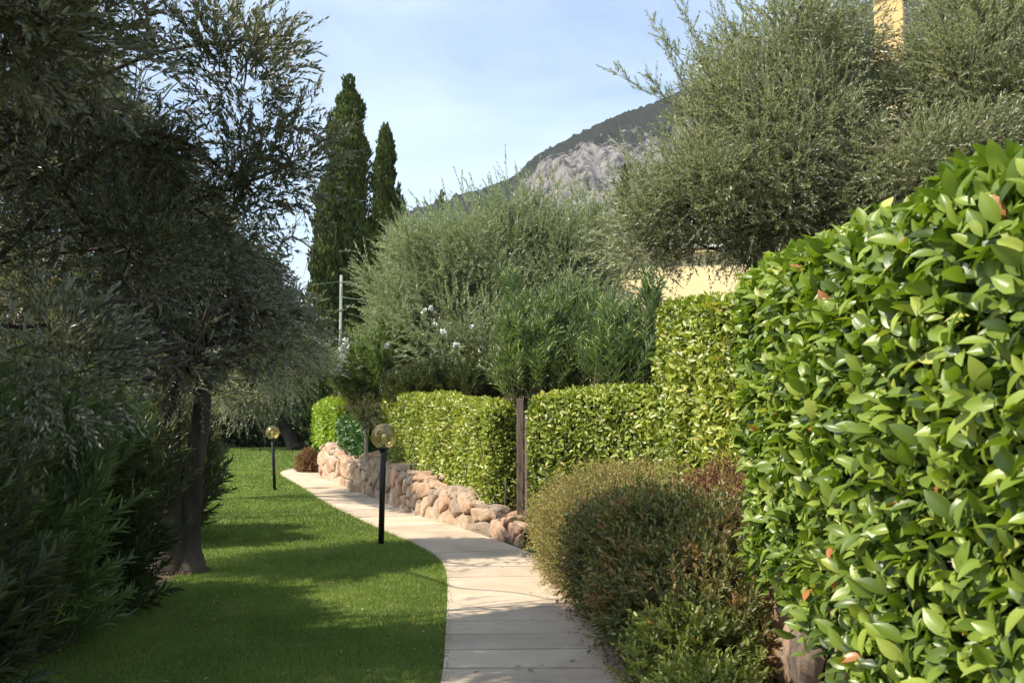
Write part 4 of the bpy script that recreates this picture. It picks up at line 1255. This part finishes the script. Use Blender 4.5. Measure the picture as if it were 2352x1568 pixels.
# ------------------------------------------------------------------ lamps
def lamp(px, py, label, tilt=0., rz=0.):
    b = gnd(px, py)
    e = empty('globe_lamp', b, label, 'garden lamp', 'globe lamps on the lawn')
    h = 1.26; gr = .166
    m = MB(); m.lathe([(.0, -.05), (.038, -.05), (.038, h - .06), (.03, h - .05), (.03, h), (0, h)], b, 20); m.build('pole', M_blk, e)
    m = MB(); m.lathe([(0, -.01), (.06, -.01), (.06, .012), (.042, .03), (.038, .03)], b, 20); m.build('foot_collar', M_blk, e)
    m = MB(); m.lathe([(.03, h - .06), (.045, h - .05), (.052, h - .03), (.075, h - .012), (.078, h + .012), (.06, h + .02), (0, h + .02)], b, 24); m.build('globe_holder', M_blk, e)
    th = np.linspace(PI * .14, PI, 26); c = b + [0, 0, h + gr * .93]
    m = MB(); m.lathe(np.stack([np.sin(th) * gr, -np.cos(th) * gr], 1), c, 40); m.build('glass_globe', M_globe, e)
    m = MB(); m.lathe([(0, h + .01), (.024, h + .01), (.024, h + .09), (.018, h + .1), (0, h + .1)], b, 14); m.build('lamp_socket', M_white, e)
    m = MB(); th = np.linspace(0, PI, 12); m.lathe(np.stack([np.sin(th) * .034, -np.cos(th) * .045 + h + .14], 1), b, 16); m.build('bulb', M_white, e)
    e.rotation_euler = (0, tilt, 0)


lamp(875, 1254, 'nearest globe lamp on a black pole, standing on the lawn edge', .015)
lamp(631, 1127, 'farther globe lamp on a black pole, by the far bend of the path', -.06)

# gate + post
b = gnd(1196, 1238)
e = empty('wooden_gate', b, 'weathered grey wooden gate post and narrow board gate between the clipped hedges', 'gate')
hz = at(1196, 915, b[1])[2]
m = MB(); m.box((b[0] - .055, b[1] - .06, -.05), (b[0] + .042, b[1] + .055, hz)); m.build('post', M_wood, e, smooth=False, bevel=.008)
m = MB()
for i in range(3):
    x0 = b[0] + .053 + i * .008; y0 = b[1] - .02 - i * .125
    V = np.array([(x0, y0, .06), (x0 + .022, y0, .06), (x0 + .032, y0 - .115, .06), (x0 + .01, y0 - .115, .06)])
    V2 = V + [0, 0, at(1210, 952, b[1])[2] - .06 + .01 * R.normal()]
    m.add(np.concatenate([V, V2]), np.array([(3, 2, 1, 0), (4, 5, 6, 7), (0, 1, 5, 4), (1, 2, 6, 5), (2, 3, 7, 6), (3, 0, 4, 7)]))
m.build('board_panel', M_wood, e, smooth=False)

# utility pole
p = at(784, 632, 42); zb = float(gz(0, 42))
e = empty('utility_pole', (p[0], 42, zb), 'pale green concrete utility pole in front of the cypresses', 'utility pole')
m = MB(); m.tube([(p[0], 42, zb - .1), (p[0], 42, p[2])], [.075, .06], 12); m.build('mast', M_conc, e)
m = MB(); m.box((p[0] - .05, 41.93, p[2] - .32), (p[0] + .4, 41.99, p[2] - .28)); m.build('crossarm', M_conc, e, smooth=False)
m = MB(); m.tube(curve((p[0] + .55, 41.96, p[2] - .25), (p[0] + 9, 46, p[2] - .9), 12, -.03, 0), .009, 5)
m.tube(curve((p[0] - .05, 41.9, p[2] - .3), (p[0] - 10, 38, p[2] - .9), 12, -.03, 0), .009, 5); m.tube(curve((p[0] + .05, 41.9, p[2] - .95), (p[0] + 9, 46, p[2] - 1.3), 12, -.02, 0), .012, 5)
m.build('cable', M_conc, e)

# ------------------------------------------------------------------ house
e0 = at(1480, 577, 31); e1 = at(1745, 572, 31)
zt = e0[2]
base = (float(e0[0]), 31, .6)
e = empty('yellow_house', base, 'yellow rendered house behind the right olive trees, with a tall orange chimney', 'house')
xw0 = at(1085, 700, 31)[0]; xw1 = at(1950, 600, 31)[0]
m = MB(); m.box((xw0, 31, .4), (xw1, 38, zt)); m.build('low_wing_wall', M_yel, e, smooth=False)
m = MB(); m.box((xw0 - .3, 30.7, zt + .003), (xw1, 30.9, zt + .09)); m.build('gutter', M_white, e, smooth=False)


def tiles(x0, x1, y0, y1, z0, z1):
    m = MB(); xs = np.arange(x0, x1, .05); ys = np.linspace(y0, y1, 14)
    X, Y = np.meshgrid(xs, ys); grid(m, X, Y, z0 + (z1 - z0) * (Y - y0) / (y1 - y0) + .035 * abs(np.sin(X * PI / .2)) + .01)
    return m


tiles(xw0 - .3, xw1, 30.9, 38, zt + .09, zt + .25).build('low_roof', M_tile, e)
Ym = 32.5
x0 = at(1960, 200, Ym)[0]; x1 = at(2700, 200, Ym)[0]; zm = at(2000, 205, Ym)[2]
m = MB(); m.box((x0, Ym, .4), (x1, Ym + 9, zm)); m.build('main_wall', M_yel, e, smooth=False)
e.rotation_euler = (0, 0, -math.radians(14))
rf = tiles(x0 - .5, x1 + .5, Ym - .5, Ym + 5, zm + .02, zm + 1.3).build('main_roof', M_tile, e)
Yc = 34.0
TH = math.radians(14)


def unrot(p):
    d = np.array(p[:2]) - np.array(base[:2])
    return np.array([base[0] + d[0] * math.cos(TH) - d[1] * math.sin(TH), base[1] + d[0] * math.sin(TH) + d[1] * math.cos(TH), p[2]])


ca = at(2008, 10, Yc); cb = at(2075, 10, Yc)
cwid = cb[0] - ca[0]; cm = unrot((ca + cb) / 2)
zc = at(2040, 8, Yc)[2]; cxx = cm[0]; cw = cwid


def rbox(m, hw, hd, z0, z1, a=math.radians(24)):
    n0 = len(m.v); m.box((-hw, -hd, z0), (hw, hd, z1)); v = m.v[n0]
    m.v[n0] = np.stack([cxx + v[:, 0] * math.cos(a) - v[:, 1] * math.sin(a), cm[1] + v[:, 0] * math.sin(a) + v[:, 1] * math.cos(a), v[:, 2]], 1)


a_ = -math.radians(12)
m = MB(); rbox(m, cw * .46, cw * .42, zm + .3, zc, a_); ch = m.build('chimney', M_org, e, smooth=False)
m = MB(); rbox(m, cw * .52, cw * .48, zc + .003, zc + .09, a_); rbox(m, cw * .38, cw * .34, zc + .093, zc + .4, a_); rbox(m, cw * .58, cw * .54, zc + .403, zc + .5, a_)
m.build('chimney_cap', M_dark, e, smooth=False)
wa = at(2140, 255, Ym); wb = at(2185, 320, Ym)
m = MB(); m.box((wa[0], Ym - .03, wb[2]), (wb[0], Ym + .02, wa[2])); wn = m.build('window', M_white, e, smooth=False)
m = MB(); m.box((wa[0] + .07, Ym - .036, wb[2] + .07), (wb[0] - .07, Ym - .031, wa[2] - .07)); m.build('pane', M_glassw, e, smooth=False)
for sx in (wa[0] - .5, wb[0] + .02):
    m = MB(); m.box((sx, Ym - .06, wb[2]), (sx + .48, Ym - .02, wa[2])); m.build('shutter', M_shut, e, smooth=False)

# ------------------------------------------------------------------ mountain
prof = [(300, 930), (600, 860), (800, 640), (880, 530), (930, 489), (1000, 470), (1050, 452), (1130, 424), (1180, 402), (1205, 378), (1235, 350), (1310, 313), (1400, 268), (1500, 234), (1560, 205), (1700, 140), (1900, 40), (2100, -40), (2352, -140), (2800, -260), (3400, -300)]
YR = 1500.
pr = np.array([at(px, py, YR) for px, py in prof])
nx, ny = 900, 460
xs = np.linspace(-700, 2400, nx); tt = np.linspace(-1.1, 1, ny)
X, T_ = np.meshgrid(xs, tt)
RH = np.interp(X, pr[:, 0], pr[:, 2])
Y = np.where(T_ <= 0, YR + T_ * 620, YR + T_ * 900)
a = T_ + 1   # 0 foot .. 1 ridge
fr = np.interp(a, [-.1, 0, .3, .45, .52, .8, .88, 1.0, 1.2, 2.0], [0, .05, .26, .4, .5, .86, .92, 1.0, .97, .2])
Q = np.stack([X, Y, 0 * X], -1)
relief = 30 * fbm(Q, .012, 2) + 12 * fbm(Q, .04, 4) + 6 * fbm(Q, .11, 6)
amp = np.clip(np.minimum(a * 3, abs(a - 1) * 5), 0, 1) * np.clip(RH / 300, .15, 1)
cliffy = np.exp(-((a - .67) / .2) ** 2)
Y2 = Y + cliffy * 46 * fbm(np.stack([X, X * 0, RH * fr], -1), .028, 3) + 22 * cliffy * abs(fbm(np.stack([X, X * 0, RH * fr * .35], -1), .07, 5)) + 9 * cliffy * fbm(np.stack([X, X * 0, RH * fr], -1), .2, 2)
bump = 4.5 * abs(fbm(Q, .35, 1)) + 4.0 * abs(fbm(Q, .8, 3))
woods = np.clip(1.1 - .82 * cliffy, .0, 1.3)
woods = np.where(a > .9, 1.1, woods) + np.clip((10 - X) / 70, 0, 1)
woods = woods + .5 * np.clip((150 - X) / 300, 0, 1) * (a < .6)
Z = np.maximum(RH * fr + relief * amp + bump * woods - 6, -5)
m = MB(); grid(m, X, Y2, Z, tint=woods); m.build('mountain', mountain_mat(), kind='structure')

hm, hnt, hout = mat('haze_air')
pv = hnt.nodes.new('ShaderNodeVolumePrincipled'); pv.inputs['Color'].default_value = (.86, .92, 1, 1); pv.inputs['Density'].default_value = .00009; pv.inputs['Anisotropy'].default_value = .2
hnt.links.new(pv.outputs[0], hout.inputs['Volume'])
m = MB(); m.box((-1520, -420, -8), (3020, 3220, 900)); hz_ = m.build('haze', hm, smooth=False, kind='stuff'); hz_['label'] = 'thin pale haze in the air before the mountain'; hz_['category'] = 'haze'
print('SCENE BUILT', len(bpy.data.objects), sum(len(q.polygons) for q in bpy.data.meshes))
